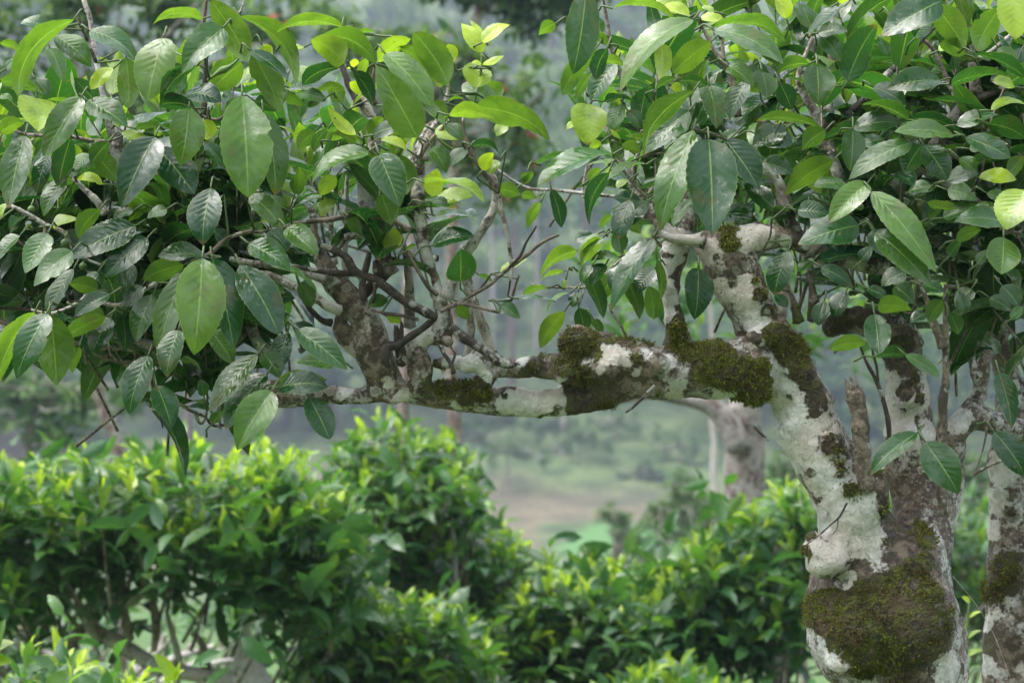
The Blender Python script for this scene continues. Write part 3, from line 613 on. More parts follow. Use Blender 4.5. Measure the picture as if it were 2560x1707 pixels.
branch('branch', C6, [(660, 720, 28), (560, 690, 30), (440, 610, 28), (340, 560, 26), (230, 500, 22), (100, 470, 18)], 2.97, M_BRANCH, 9)
branch('branch', C6, [(580, 520, 34), (480, 490, 30), (370, 460, 28), (240, 425, 26), (110, 410, 22), (-60, 380, 18)], 2.98, M_BRANCH, 9)
branch('branch', C6, [(1110, 200, 16), (1020, 150, 15), (920, 118, 15), (800, 100, 16), (690, 104, 17), (580, 130, 18), (470, 135, 16), (360, 155, 15), (250, 185, 12), (0, 210, 9)], 2.93, M_TWIG, 8)
branch('branch', C6, [(690, 250, 22), (770, 215, 22), (850, 180, 18), (920, 145, 14)], 2.98, M_BRANCH, 8)
branch('branch', C6, [(720, 700, 17), (690, 500, 18), (680, 330, 18), (690, 150, 16), (690, 0, 15), (700, -160, 12)], 3.06, M_BRANCH, 8)
branch('branch', C6, [(620, 420, 15), (610, 250, 15), (600, 100, 14), (600, -60, 11)], 3.08, M_BRANCH, 8)
branch('branch', C6, [(200, 1010, 36), (130, 940, 36), (80, 820, 34), (70, 700, 30), (40, 560, 24), (60, 400, 20)], 3.06, M_BRANCH, 9)
branch('branch', C6, [(390, 990, 16), (450, 950, 16), (500, 930, 10)], 3.0, M_DEAD, 7)
branch('branch', C6, [(600, 800, 22), (540, 790, 18), (480, 740, 16), (420, 660, 12)], 3.0, M_DEAD, 7)
branch('branch', C5, [(1220, 430, 22), (1110, 270, 24), (1040, 180, 26), (980, 60, 28), (940, -60, 30), (900, -200, 26), (850, -330, 22)], 3.02, M_BRANCH, 9)
branch('branch', C1, [(960, 1290, 40), (900, 1220, 38), (810, 1080, 40), (780, 960, 34), (735, 860, 18), (710, 700, 20), (685, 560, 20), (650, 400, 18), (640, 260, 16), (615, 120, 16), (585, 0, 16)], 3.0, M_BRANCH, 10)
branch('branch', C1, [(800, 1000, 30), (810, 940, 30), (790, 880, 26)], 2.98, M_BRANCH, 9, .1, (), True)
branch('twig', C1, [(660, 430, 14), (620, 330, 13), (590, 230, 13), (560, 160, 13), (545, 95, 12)], 2.92, M_DEAD, 7)
branch('twig', C1, [(740, 970, 14), (620, 960, 14), (500, 935, 14), (400, 930, 13), (260, 920, 13), (150, 905, 10), (50, 860, 6)], 2.93, M_TWIG, 7)
branch('branch', C1, [(1390, 800, 18), (1395, 640, 18), (1405, 520, 17), (1410, 390, 17), (1470, 290, 16), (1540, 200, 16), (1600, 140, 14), (1640, 80, 10), (1670, 10, 7)], 2.92, M_DEAD, 8)
branch('twig', C1, [(1400, 470, 10), (1370, 455, 10), (1345, 430, 9)], 2.91, M_TWIG, 6)
branch('twig', C1, [(1420, 550, 10), (1460, 520, 11), (1510, 480, 22), (1560, 450, 14), (1620, 395, 6)], 2.90, M_STEM, 7)
branch('twig', C1, [(1340, 750, 9), (1380, 795, 10), (1430, 815, 11), (1510, 815, 10), (1555, 750, 6)], 2.90, M_TWIG, 6)
branch('twig', C1, [(1395, 170, 12), (1400, 80, 12), (1405, -20, 10)], 2.96, M_STEMRED, 7)
branch('branch', C1, [(1400, 1060, 18), (1420, 800, 18), (1440, 690, 14)], 3.04, M_BRANCH, 7)
branch('branch', C1, [(720, 1460, 26), (690, 1420, 24), (640, 1350, 22), (570, 1280, 18), (500, 1210, 11)], 2.95, M_BRANCH, 8)
branch('branch', C1, [(960, 1260, 22), (1010, 1230, 22), (1060, 1210, 22), (1130, 1200, 16)], 2.96, M_DEAD, 8)
branch('branch', C5, [(75, 40, 9), (150, 75, 12), (220, 110, 13), (300, 160, 13), (420, 215, 14), (470, 320, 10), (540, 385, 9), (660, 430, 8)], 2.94, M_BRANCH, 7)
branch('branch', C5, [(1030, 540, 14), (960, 580, 13), (880, 640, 15), (800, 690, 16), (740, 700, 14), (640, 680, 11)], 2.93, M_BRANCH, 8)
branch('branch', C5, [(580, 600, 9), (530, 660, 12), (440, 710, 13), (350, 740, 12), (260, 730, 9), (205, 720, 6)], 2.92, M_BRANCH, 7)
branch('branch', C5, [(0, 710, 11), (150, 712, 13), (300, 708, 12), (480, 700, 11), (600, 690, 9)], 3.1, M_TWIG, 7)
branch('branch', C5, [(0, 795, 14), (60, 815, 12), (110, 830, 8)], 3.0, M_TWIG, 7)
branch('branch', C5, [(860, 960, 22), (760, 960, 18), (640, 960, 14), (560, 935, 16), (480, 940, 16)], 3.05, M_BRANCH, 8)
branch('branch', C5, [(1010, 960, 36), (900, 940, 40), (800, 900, 40), (730, 840, 36), (700, 760, 24), (740, 690, 18)], 3.08, M_BRANCH, 9)
branch('branch', C5, [(1620, 1440, 5), (1400, 1480, 9), (1330, 1420, 10), (1240, 1370, 9), (1170, 1330, 7)], 2.97, M_DEAD, 6)
branch('twig', C5, [(965, 990, 8), (975, 1080, 8), (1000, 1200, 9), (1070, 1490, 4)], 2.99, M_DEAD, 6)
branch('twig', C5, [(1660, 200, 16), (1500, 240, 14), (1400, 330, 14), (1340, 375, 12)], 2.9, M_TWIG, 7)
# young green shoot that stands above the crown
branch('twig', C2, [(1320, 760, 9), (1340, 640, 9), (1365, 520, 9), (1375, 440, 9), (1385, 330, 8), (1395, 160, 3)], 2.9, M_STEM, 7)
branch('twig', C2, [(630, 240, 0.1 + 8), (440, 215, 10), (435, 120, 6)], 2.93, M_STEM, 6)
# ================================================================ leaves
def leaf_batch(B, A, NN, L, W, bend, fold, tint, nu=6, vs=(-1, -.5, 0, .5, 1), ripple=0.0, curl=0.0, serr=0.0, seed=0, twist=0.0):
    """many leaves at once: base points B, axes A, face normals NN, length L, width W (metres)"""
    B = np.asarray(B, float); n = len(B)
    A = norm(A); NN = norm(NN - A * np.sum(NN * A, 1, keepdims=True))
    S = np.cross(NN, A)
    vs = np.asarray(vs, float); nv = len(vs)
    t = np.concatenate([[-.085, 0.0], np.linspace(0, 1, nu + 1)[1:]])
    tc = np.clip(t, 0, 1)
    r0 = np.random.default_rng(seed + 7)
    ea = r0.uniform(.50, .78, n)[:, None]; eb = r0.uniform(.70, .98, n)[:, None]
    prof = tc[None, :] ** ea * (1 - tc[None, :]) ** eb; prof = prof / prof.max(1, keepdims=True)
    prof = np.maximum(prof, .035); prof[:, -1] = .004; prof[:, 0] = .03
    L = np.broadcast_to(L, (n,)).astype(float); W = np.broadcast_to(W, (n,)).astype(float)
    bend = np.broadcast_to(bend, (n,)).astype(float); fold = np.broadcast_to(fold, (n,)).astype(float)
    ripple = np.broadcast_to(ripple, (n,)).astype(float); curl = np.broadcast_to(curl, (n,)).astype(float)
    twist = np.broadcast_to(twist, (n,)).astype(float)
    arch = 4 * t * (1 - t)
    Z = bend[:, None] * L[:, None] * arch[None, :]
    dZ = bend[:, None] * (4 - 8 * t)[None, :]
    Z = Z - curl[:, None] * L[:, None] * np.clip(t - .55, 0, 1)[None, :] ** 2 * 2
    mid = B[:, None, :] + A[:, None, :] * (L[:, None] * t)[:, :, None] + NN[:, None, :] * Z[:, :, None]
    nl = NN[:, None, :] - A[:, None, :] * dZ[:, :, None]; nl = nl / np.linalg.norm(nl, axis=2, keepdims=True)
    tw = twist[:, None] * (t - .4)[None, :]
    Sx = S[:, None, :] * np.cos(tw)[:, :, None] + nl * np.sin(tw)[:, :, None]
    nl = nl * np.cos(tw)[:, :, None] - S[:, None, :] * np.sin(tw)[:, :, None]
    rng = np.random.default_rng(seed)
    hw = W[:, None] * .5 * prof
    if serr: hw = hw * (1 + serr * (np.arange(len(t)) % 2 - .5))[None, :]
    av = np.abs(vs)
    ph = rng.uniform(0, 6.28, n)
    side = hw[:, :, None] * vs[None, None, :] * np.cos(fold)[:, None, None]
    if serr:                                               # insect bites out of one margin
        t0 = r0.uniform(.2, .85, n)[:, None, None]; dep = np.where(r0.random(n) < .22, r0.uniform(.08, .3, n), 0)[:, None, None]
        side = side * (1 - dep * np.exp(-((t[None, :, None] - t0) / .035) ** 2) * (vs > .4)[None, None, :])
    up = hw[:, :, None] * (av * 1.15 - .35 * av ** 2)[None, None, :] * np.sin(fold)[:, None, None]
    fq = rng.uniform(4.2, 6.6, n)[:, None, None]; am = .55 + .45 * np.sin(6.2832 * (1.1 * t[None, :, None]) + ph[:, None, None] * 3 + (vs > 0)[None, None, :] * 2.1)
    wv = am * np.sin(6.2832 * (fq * (t[None, :, None] + .04 * np.sin(9 * t[None, :, None] + ph[:, None, None])) - 1.7 * av[None, None, :] + .22 * (vs > 0)[None, None, :]) + ph[:, None, None])
    sgn = np.where(vs > 0, 1.0, .8)
    up = up + ripple[:, None, None] * hw[:, :, None] * wv * (av * (1.15 - .7 * av) * sgn)[None, None, :]
    ew = np.sin(6.2832 * 1.3 * t[None, :, None] + ph[:, None, None] * 2 + (vs > 0)[None, None, :] * 1.7)
    up = up + ripple[:, None, None] * 1.1 * hw[:, :, None] * ew * (av ** 2)[None, None, :]
    v = mid[:, :, None, :] + Sx[:, :, None, :] * side[..., None] + nl[:, :, None, :] * up[..., None]
    nt = len(t)
    i = np.arange(nt - 1)[:, None] * nv; j = np.arange(nv - 1)[None, :]
    q = np.stack([i + j, i + j + 1, i + nv + j + 1, i + nv + j], -1).reshape(-1, 4)
    quads = (np.arange(n) * nt * nv)[:, None, None] + q[None]
    lc = np.zeros((n, nt, nv, 3)); lc[..., 0] = t[None, :, None]; lc[..., 1] = vs[None, None, :]
    lc[:, 0, :, 1] = 0
    tn = np.broadcast_to(np.asarray(tint)[:, None, None, :], (n, nt, nv, 3))
    return v.reshape(-1, 3), quads.reshape(-1, 4), lc.reshape(-1, 3), tn.reshape(-1, 3)

def put(mb, res): mb.add(res[0], res[1], lcoord=res[2], tint=res[3])

TINT = {'d': (.00, .12), 'm': (.10, .62), 'u': (.16, .62), 'v': (.04, .28), 'y': (.88, .9), 'w': (.04, .45), 'p': (.55, .95), 'o': (.42, .8)}
HERO = []
def H(C, rows, d=2.90):
    """base x,y, tip x,y, width (crop pixels), roll, kind, [tip nearer by (share of length), arch, depth]
    roll 0 faces the lens, 90 edge on with the upper side up, above 90 shows the underside"""
    for r in rows:
        bx, by, tx, ty, w, roll, k = r[:7]
        dz = r[7] if len(r) > 7 else .15
        bend = r[8] if len(r) > 8 else .07
        dd = r[9] if len(r) > 9 else d + random.uniform(-.035, .035)
        HERO.append((C, bx, by, tx, ty, w, roll, k, dz, bend, dd))

H(C1, [
 (505,135,105,655,140,118,'u',.1,.17,2.84), (335,185,138,152,90,50,'w'), (380,245,628,452,150,35,'w',.2), (612,212,942,402,165,52,'w',.2,.1,2.86),
 (1118,262,1010,692,265,22,'m',.3,.06,2.86), (1525,192,1240,492,265,28,'w',.3,.06,2.83), (1388,128,1040,160,110,112,'u',.1,.16), (1440,5,1700,420,185,150,'u',0,.06),
 (1640,116,2042,580,120,118,'u',.1,.17), (2345,190,1888,208,90,112,'u',.1,.12), (1712,350,1976,556,90,62,'d',.1,.06,2.84), (1725,360,1925,770,190,155,'u',0,.05,2.88),
 (1345,455,1100,745,110,116,'d',.1,.16,2.85), (1250,652,1512,690,120,58,'d',.2,.12,2.84), (1655,432,1450,610,190,152,'u',0,.05,2.94), (1655,655,1698,1352,345,8,'m',.35,.06,2.78),
 (1800,770,1895,1330,190,30,'v',.2,.05,2.86), (1292,742,1240,1132,245,14,'m',.3,.05,2.82), (1335,745,1085,720,120,125,'d',0,.12,2.86), (246,672,262,898,290,20,'p',.9,.02,2.83),
 (553,668,298,1075,190,22,'v',.3,.05,2.81), (598,688,872,862,190,40,'w',.35,.05,2.83), (170,930,62,1425,190,24,'v',.3,.05,2.85), (482,945,400,1275,150,150,'v',0,.04,2.88),
 (330,1050,250,1325,115,28,'d',.2,.05,2.87), (1058,938,828,1425,255,22,'d',.3,.06,2.83), (1075,1010,1330,1335,225,25,'d',.3,.06,2.86), (1440,1288,1376,1660,300,22,'d',.45,.04,2.80),
 (0,905,168,832,150,140,'u',0,.08,2.88), (862,395,880,745,150,152,'u',0,.05,2.9), (775,470,620,612,90,40,'y',.1,.1,2.9), (1418,815,1415,962,112,165,'y',0,.04,2.86),
 (702,1262,522,1228,62,60,'y',.1,.2,2.88), (742,975,620,1120,120,150,'v',0,.05,2.88), (655,1060,800,1245,140,155,'u',0,.05,2.9), (620,1055,486,1205,95,55,'m',.1,.08,2.9),
 (450,1225,290,1478,175,48,'m',.2,.07,2.88), (1710,1330,1935,1560,150,35,'v',.3,.06,2.86), (1390,968,1545,1165,105,45,'w',.2,.06,2.9), (0,560,300,650,140,120,'u',0,.12,2.9),
 (0,655,90,690,90,55,'w'), (0,300,150,360,80,115,'u',0,.12), (40,470,110,410,70,45,'w'), (340,330,430,560,110,40,'w',.2,.06,2.95), (240,540,330,660,120,30,'d',.2,.06,2.95),
 (1180,430,1230,640,130,150,'v',0,.05,2.95), (1540,880,1600,1060,100,60,'w'), (840,900,1000,1000,100,60,'p'), (930,880,1120,890,90,110,'v',0,.12), (880,1000,930,1140,100,50,'m'),
 (1740,690,1890,760,150,140,'v',0,.08,2.92), (1960,560,1930,720,60,40,'m'), (2020,640,2230,690,80,60,'w'), (1790,310,1860,430,90,130,'y',0,.1), (1990,330,2080,350,60,60,'y'),
])
H(C2, [
 (438,432,218,268,175,150,'o',0,.14,2.84), (655,436,250,256,190,122,'u',0,.20,2.86), (528,240,662,212,40,110,'u'), (668,425,892,264,110,130,'o',0,.14,2.88),
 (1150,582,908,224,195,146,'u',0,.10,2.86), (938,938,660,445,245,14,'m',.15,.03,2.80), (720,370,1035,735,185,34,'m',.25,.09,2.84), (820,318,1062,620,110,128,'u',0,.12,2.89),
 (1386,358,1243,155,120,28,'y',-.1,.05,2.87), (1384,292,1574,168,85,48,'y',-.1,.10,2.86), (1384,262,1300,140,50,20,'y',-.2,.06,2.89), (1380,452,1308,428,60,60,'y',.2,.15,2.86),
 (1384,444,1528,372,45,60,'y',0,-.12,2.86), (1345,602,1330,430,215,18,'p',-.8,.02,2.89), (1186,425,1148,302,92,150,'y',0,.05,2.90), (1100,600,1048,455,75,15,'p',-.1,.03,2.89),
 (1482,735,1248,566,195,30,'w',-.2,.05,2.92), (1500,700,1415,545,90,130,'u',0,.14,2.93), (1330,738,1856,952,175,128,'u',.1,.13,2.82), (1155,790,1492,848,95,120,'o',.1,.18,2.80),
 (1540,845,1480,928,120,25,'p',.3,.02,2.86), (948,700,1128,866,85,68,'m',.2,.05,2.83), (1042,700,1146,838,90,140,'u',0,.08,2.85), (1148,694,1266,680,34,105,'u',0,.14,2.85),
 (498,488,642,725,100,120,'d',0,.08,2.88), (638,925,818,870,95,42,'d',.2,.10,2.85), (678,1058,822,1416,275,12,'v',.3,.04,2.79), (604,1040,212,1246,140,62,'w',.2,.10,2.82),
 (402,462,150,582,100,122,'d',0,.12,2.87), (520,925,328,728,85,38,'y',0,-.14,2.86), (520,985,355,905,120,118,'u',0,.10,2.88), (988,1252,1398,1372,125,82,'o',.2,.13,2.80),
 (1042,1345,1075,1150,140,150,'y',0,.03,2.86), (1060,1372,1318,1330,92,40,'p',.1,.10,2.83), (985,1385,1162,1402,52,70,'d',.1,.12,2.82), (1060,1475,1352,1512,72,75,'m',.1,.12,2.83),
 (1385,1165,1456,1042,115,150,'y',0,.08,2.88), (1318,1000,1506,1050,70,115,'d',0,.18,2.92), (690,955,872,1022,60,60,'y',.1,.1,2.87), (384,1205,270,1335,112,155,'o',0,.06,2.88),
 (240,900,120,1012,120,150,'u',0,.06,2.88), (165,325,62,362,70,60,'y'), (1040,1010,1140,1180,150,35,'w',.2,.06,2.92), (1280,1020,1140,1150,130,55,'w',.1,.06,2.93),
 (1135,850,1250,950,90,35,'w',.2,.06,2.86), (1060,890,1240,945,110,50,'p',.1,.06,2.93), (330,880,220,1035,120,112,'v',0,.08,2.86), (690,1330,760,1540,180,150,'v',0,.05,2.90),
 (820,1060,880,1330,120,140,'v',0,.06,2.92), (1500,1100,1430,1190,70,40,'p'), (540,420,460,470,80,130,'y'), (1500,1290,1640,1330,170,150,'u',0,.06,3.15), (1650,1340,1760,1350,60,130,'u',0,.08,3.2),
 (1690,1180,1660,1250,60,140,'u',0,.06,3.2), (60,600,300,660,90,70,'m',.2,.1,2.9), (240,640,440,615,80,110,'u',0,.14,2.9), (300,680,190,740,90,60,'w'), (20,640,160,730,120,130,'u',0,.06,2.92),
 (870,870,800,770,60,60,'w'), (700,800,620,960,120,140,'u',0,.05,2.94), (350,960,500,930,110,115,'u',0,.12,2.93), (420,700,330,560,120,150,'u',0,.05,2.95), (560,640,480,560,90,150,'y',0,.06,2.95),
])
H(C3, [
 (452,-60,368,512,225,24,'v',.25,.04,2.82), (245,165,122,238,85,140,'u',0,.08,2.88), (525,335,288,660,130,140,'u',0,.10,2.87), (600,338,518,548,112,132,'d',0,.10,2.85),
 (605,305,420,255,85,120,'u',0,.12,2.88), (570,232,430,110,80,55,'w'), (638,62,1075,130,150,100,'u',.1,.14,2.86), (1190,138,695,645,160,52,'m',.2,.15,2.80),
 (975,300,975,562,120,150,'o',0,.05,2.90), (1338,210,1812,445,150,55,'w',.25,.12,2.81), (1330,190,1830,260,120,108,'u',.1,.14,2.86), (1312,292,1052,505,175,150,'u',0,.06,2.88),
 (1168,112,985,62,110,60,'y',0,.12,2.88), (1110,70,930,-10,130,40,'p',0,.1,2.90), (1332,82,1250,50,130,60,'p',0,.1,2.87), (1240,135,1412,150,85,60,'y',0,.12,2.90),
 (452,712,466,990,240,18,'p',.45,.03,2.83), (385,852,315,890,65,50,'p'), (1302,590,1356,885,240,26,'w',.4,.04,2.82), (1664,490,1702,674,205,35,'w',.6,.04,2.82),
 (1430,458,1604,595,140,45,'w',.3,.08,2.85), (1285,600,1100,560,100,118,'v',0,.12,2.86), (1192,630,818,1065,125,114,'v',.1,.12,2.81), (1165,765,850,1062,190,30,'w',.2,.06,2.86),
 (1190,898,955,1575,225,20,'m',.35,.06,2.78), (1298,960,1326,1622,345,10,'v',.35,.05,2.76), (1418,972,1650,1310,225,26,'d',.3,.06,2.82), (640,1062,122,1284,120,66,'w',.2,.10,2.80),
 (872,1130,594,1245,95,75,'m',.2,.10,2.82), (612,1190,462,1548,100,122,'d',0,.12,2.83), (655,430,488,705,150,35,'w',.2,.05,2.93), (502,495,378,695,70,145,'u',0,.08,2.94),
 (215,1300,285,1570,95,135,'d',0,.06,3.15), (142,1392,48,1572,72,140,'u',0,.08,3.15), (20,1262,92,1188,60,140,'u',0,.06,3.2), (472,1242,556,1158,70,140,'u',0,.06,2.95),
 (1820,890,1600,1005,150,35,'d',.2,.06,2.86), (885,1385,645,1575,190,35,'d',.3,.05,2.90), (560,420,722,445,90,120,'u',0,.1,2.9), (700,1000,830,1040,100,140,'u',0,.06,2.9),
 (930,620,1080,540,90,110,'v',0,.1,2.88), (580,700,790,700,90,108,'d',0,.1,2.88), (700,720,640,900,110,40,'m'), (560,980,475,1030,70,140,'o'), (830,830,880,600,140,140,'v',0,.06,2.93),
 (1040,590,1120,640,80,140,'p'), (1560,560,1440,830,160,40,'d',.2,.05,2.92), (740,760,830,880,110,40,'w'), (900,1000,720,940,90,110,'u',0,.1,2.92), (1500,900,1400,980,110,40,'w'), (630,960,700,1110,80,140,'v'),
 (750,1240,660,1290,60,60,'o'), (1020,1260,960,1380,110,40,'d'), (830,1390,640,1360,100,40,'d',.2,.06,2.93), (770,1480,830,1590,120,140,'u',0,.05,2.96), (1000,1400,1060,1560,120,35,'w',.2,.05,2.9),
])
H(C4, [
 (352,195,268,25,170,35,'w',-.1,.06,2.90), (582,45,335,252,95,70,'d',.1,.06,2.86), (400,232,600,205,100,45,'w',.2,.05,2.88), (602,560,790,170,280,150,'v',0,.06,2.88),
 (1245,8,842,245,230,28,'d',.2,.05,2.83), (1068,262,1180,110,165,30,'d',.2,.05,2.87), (1200,40,1420,345,215,152,'u',0,.05,2.86), (1715,-60,1755,275,225,22,'p',.4,.05,2.82),
 (1650,60,1480,352,200,150,'u',0,.06,2.88), (1410,375,1238,290,130,140,'u',0,.08,2.87), (392,455,402,718,220,20,'v',.35,.04,2.83), (335,440,100,505,100,115,'v',0,.10,2.86),
 (1245,555,880,600,200,45,'d',.2,.06,2.87), (640,885,962,838,130,42,'d',.2,.08,2.85), (1022,825,700,708,95,112,'v',.1,.08,2.84), (1335,935,925,908,115,50,'v',.2,.08,2.82),
 (638,890,622,1175,220,24,'d',.3,.05,2.84), (1042,982,608,1220,145,40,'d',.2,.08,2.81), (1128,1000,1292,1235,175,26,'d',.3,.05,2.84), (1112,1000,990,1200,180,152,'v',0,.05,2.88),
 (-10,930,225,990,165,35,'d',.2,.06,2.86), (452,895,280,1032,140,140,'v',0,.06,2.88), (15,1120,238,1200,130,40,'d',.2,.06,2.88), (502,1105,168,1350,155,140,'u',0,.08,2.87),
 (602,1282,368,1272,80,60,'m',.1,.08,2.86), (738,1262,475,1528,175,24,'m',.3,.06,2.79), (768,1320,1212,1880,185,26,'m',.3,.08,2.78), (1412,948,1725,1090,130,45,'d',.2,.06,2.83),
 (1590,760,1830,720,110,75,'p',.1,.12,2.84), (1575,855,1830,950,180,135,'v',0,.10,2.86), (1505,1222,1765,1235,95,55,'y',.2,.06,2.86), (1440,1025,1535,1020,100,30,'d',.1,.05,2.86),
 (1820,1310,1690,1570,260,22,'p',.4,.05,2.80), (1368,1088,1492,1185,110,40,'w',.2,.06,2.85), (1282,1250,1512,1182,105,50,'d',.2,.06,2.86), (1478,372,1830,540,125,110,'v',.1,.08,2.85),
 (1305,582,1730,520,110,112,'v',0,.08,2.89), (1350,862,1642,785,100,50,'w',.2,.06,2.88), (1660,960,1550,910,90,110,'m'), (1150,1395,1355,1430,90,115,'u',0,-.10,2.86),
 (0,620,-30,400,120,35,'d'), (140,580,220,760,180,150,'d',0,.05,2.92), (420,250,560,420,120,40,'w'), (560,600,720,620,90,110,'d'), (780,600,1000,720,130,45,'d',.2,.06,2.9), (880,700,1020,560,120,40,'w',.1,.05,2.93),
 (1260,1500,1480,1440,110,50,'w'), (1460,1500,1640,1420,130,45,'w'), (1290,1310,1500,1370,120,45,'m'), (1820,1080,1700,1230,100,140,'v'), (1500,960,1600,920,90,50,'w'), (260,1450,480,1480,180,45,'d',.2,.06,2.92),
 (700,1000,860,960,100,50,'d'), (300,1180,420,1330,160,140,'u',0,.05,2.95), (1180,1280,1020,1330,110,50,'w'), (1560,1330,1700,1400,100,50,'w'), (1400,1420,1530,1550,110,115,'m'),
 (900,120,1000,260,110,35,'d'), (650,330,720,180,110,150,'v'), (1750,600,1600,560,110,55,'p'), (1640,330,1750,480,110,45,'w'), (1230,350,1310,300,60,50,'p'), (820,280,880,380,90,40,'w',.2,.05,2.9), (180,130,120,-40,120,40,'y',0,.1,2.9), (540,20,640,-60,90,140,'y'),
])
H(C5, [
 (312,218,165,480,185,30,'w',.35,.04,2.83), (472,335,216,556,150,30,'w',.3,.05,2.81), (882,172,468,375,190,38,'d',.25,.06,2.85), (962,248,688,495,165,32,'d',.2,.05,2.84),
 (1372,382,1032,368,135,60,'d',.2,.08,2.86), (1322,382,1270,1006,310,8,'m',.4,.05,2.76), (1388,385,1532,965,240,16,'d',.35,.05,2.80), (1568,425,1825,875,225,24,'d',.35,.06,2.79),
 (1222,445,1025,1000,165,30,'v',.2,.05,2.85), (1165,850,1082,1152,165,30,'d',.3,.05,2.82), (1368,850,1525,1066,145,32,'v',.2,.05,2.86), (968,1018,838,1392,165,28,'d',.3,.07,2.84),
 (1025,1212,1122,1486,190,22,'d',.3,.05,2.82), (1775,1248,1545,1622,230,16,'m',.35,.05,2.77), (1682,1010,1368,1385,145,38,'v',.2,.06,2.84), (1742,1138,1478,1505,155,48,'d',.2,.08,2.85),
 (305,742,98,1155,185,22,'v',.35,.05,2.80), (328,748,370,1215,235,160,'u',0,.04,2.82), (228,733,-20,1210,125,125,'u',0,.10,2.85), (690,765,352,965,105,128,'u',0,.08,2.83),
 (722,770,600,1000,150,35,'d',.2,.05,2.85), (640,590,448,545,115,150,'u',0,.10,2.86), (722,618,478,755,100,40,'d',.2,.06,2.82), (482,450,308,745,100,48,'d',.2,.05,2.85),
 (1200,425,932,520,135,145,'u',0,.08,2.87), (130,235,-10,390,80,60,'d',.1,.08,2.86), (655,62,500,245,110,135,'u',0,.08,2.86), (872,70,738,135,80,55,'w'), (345,168,512,130,70,60,'p'),
 (1625,285,1898,445,160,36,'w',.35,.05,2.82), (-10,110,45,20,90,50,'o'), (500,700,690,760,110,140,'u',0,.06,2.88), (1000,620,880,920,150,35,'v',.2,.05,2.86), (830,540,720,420,110,140,'u',0,.06,2.9),
 (520,960,470,1130,70,140,'u',0,.06,2.95), (1100,600,980,720,110,150,'v'), (860,420,820,600,120,35,'d'), (560,330,640,240,90,60,'d'), (1480,300,1380,180,120,40,'d'), (1090,60,960,120,90,50,'w'), (760,260,660,150,100,120,'d'),
 (1330,1280,1310,1170,110,35,'w',.2,.05,2.9), (1390,1460,1470,1370,120,130,'v'), (1230,1350,1370,1370,40,70,'d'), (800,760,820,990,120,40,'d',.2,.05,2.96), (1420,30,1320,170,130,40,'d'), (1720,1000,1830,1160,150,35,'d',.2,.05,2.9),
 (1190,640,1040,980,120,40,'d',.2,.05,2.9), (930,560,820,700,120,35,'d'), (640,470,560,560,90,50,'d'), (730,950,690,860,80,60,'d'), (1180,1040,1320,1120,90,110,'v',0,.08,2.93), (1880,860,1810,1160,150,40,'d',.2,.05,2.95), (1700,560,1860,620,90,60,'v'),
])
H(C6, [
 (305,180,510,360,160,30,'w',.35,.04,2.82), (200,432,514,595,60,72,'m',.2,.08,2.84), (375,848,702,1115,165,24,'v',.3,.06,2.80), (245,1212,572,1170,120,150,'u',0,.10,2.84),
 (255,1225,565,1205,150,40,'d',.4,.08,2.82), (448,1285,585,1566,170,26,'d',.3,.05,2.81), (620,1072,368,1062,100,45,'m',.2,.08,2.86), (1440,532,1440,318,280,22,'w',.7,.03,2.92),
 (1255,300,1530,232,110,50,'d',.2,.08,2.95), (1005,335,950,160,150,150,'y',0,.04,2.95), (1690,664,1990,652,50,85,'w',.2,.08,3.0), (1700,690,1830,775,90,35,'w',.3,.05,2.95),
 (960,640,840,700,150,35,'w',.4,.05,2.97), (1090,330,1150,290,70,120,'u'), (390,540,470,700,120,140,'v',0,.05,2.95), (330,290,440,330,70,60,'w'), (280,50,180,-30,110,50,'w'), (920,20,960,220,150,150,'v',0,.05,2.93), (1410,700,1500,780,110,150,'u',0,.06,3.05),
 (1560,490,1660,560,110,110,'u',0,.08,3.05), (960,760,1060,800,70,150,'o',0,.05,3.05), (190,200,320,330,120,38,'d',.2,.05,2.88), (620,0,520,110,120,50,'p',.1,.06,2.98), (700,130,800,220,90,140,'u'), (1700,470,1880,390,60,70,'p',.1,.06,3.05),
])
H(C7, [
 (372,332,118,515,90,122,'u',0,.14,3.0), (182,578,20,612,42,115,'u',0,.1,3.15), (-10,645,242,668,60,82,'w',.1,.06,2.95), (292,728,128,965,110,140,'u',0,.08,3.02), (385,705,420,860,130,150,'v',0,.05,3.02),
 (285,468,128,522,40,110,'u',0,.08,3.15), (872,248,590,722,140,42,'w',.2,.06,2.92), (430,470,545,775,110,140,'v',0,.06,3.02), (690,510,792,775,105,140,'v',0,.06,3.0), (545,240,372,332,70,50,'w',.1,.06,3.0),
 (482,232,358,265,95,40,'d',.1,.05,3.05), (535,255,392,445,95,120,'u',0,.1,3.0), (640,372,460,392,60,60,'m',.1,.1,3.0), (880,450,755,605,150,40,'d',.2,.05,3.0), (895,390,925,655,62,130,'u',0,.06,2.97),
 (722,0,638,250,135,32,'d',.2,.05,2.88), (700,138,792,215,95,150,'u',0,.05,2.95), (605,105,518,185,60,120,'u',0,.06,2.95), (1165,445,1148,775,190,20,'d',.3,.04,2.95), (1125,-10,1000,175,85,42,'w',.2,.05,2.86),
 (632,195,652,345,130,150,'v',0,.05,2.98), (470,430,395,540,70,45,'w',.1,.05,2.98), (300,520,285,580,40,30,'u'), (380,600,340,700,80,40,'d',.2,.05,3.1), (330,605,170,720,40,75,'u',.1,.1,3.1),
 (640,480,520,640,150,140,'v',0,.05,3.03), (560,420,460,560,120,45,'w',.1,.05,3.0), (840,560,880,780,120,150,'u',0,.05,3.06), (700,420,600,600,130,40,'d',.2,.05,2.98), (480,780,540,880,60,140,'v',0,.05,3.05),
])
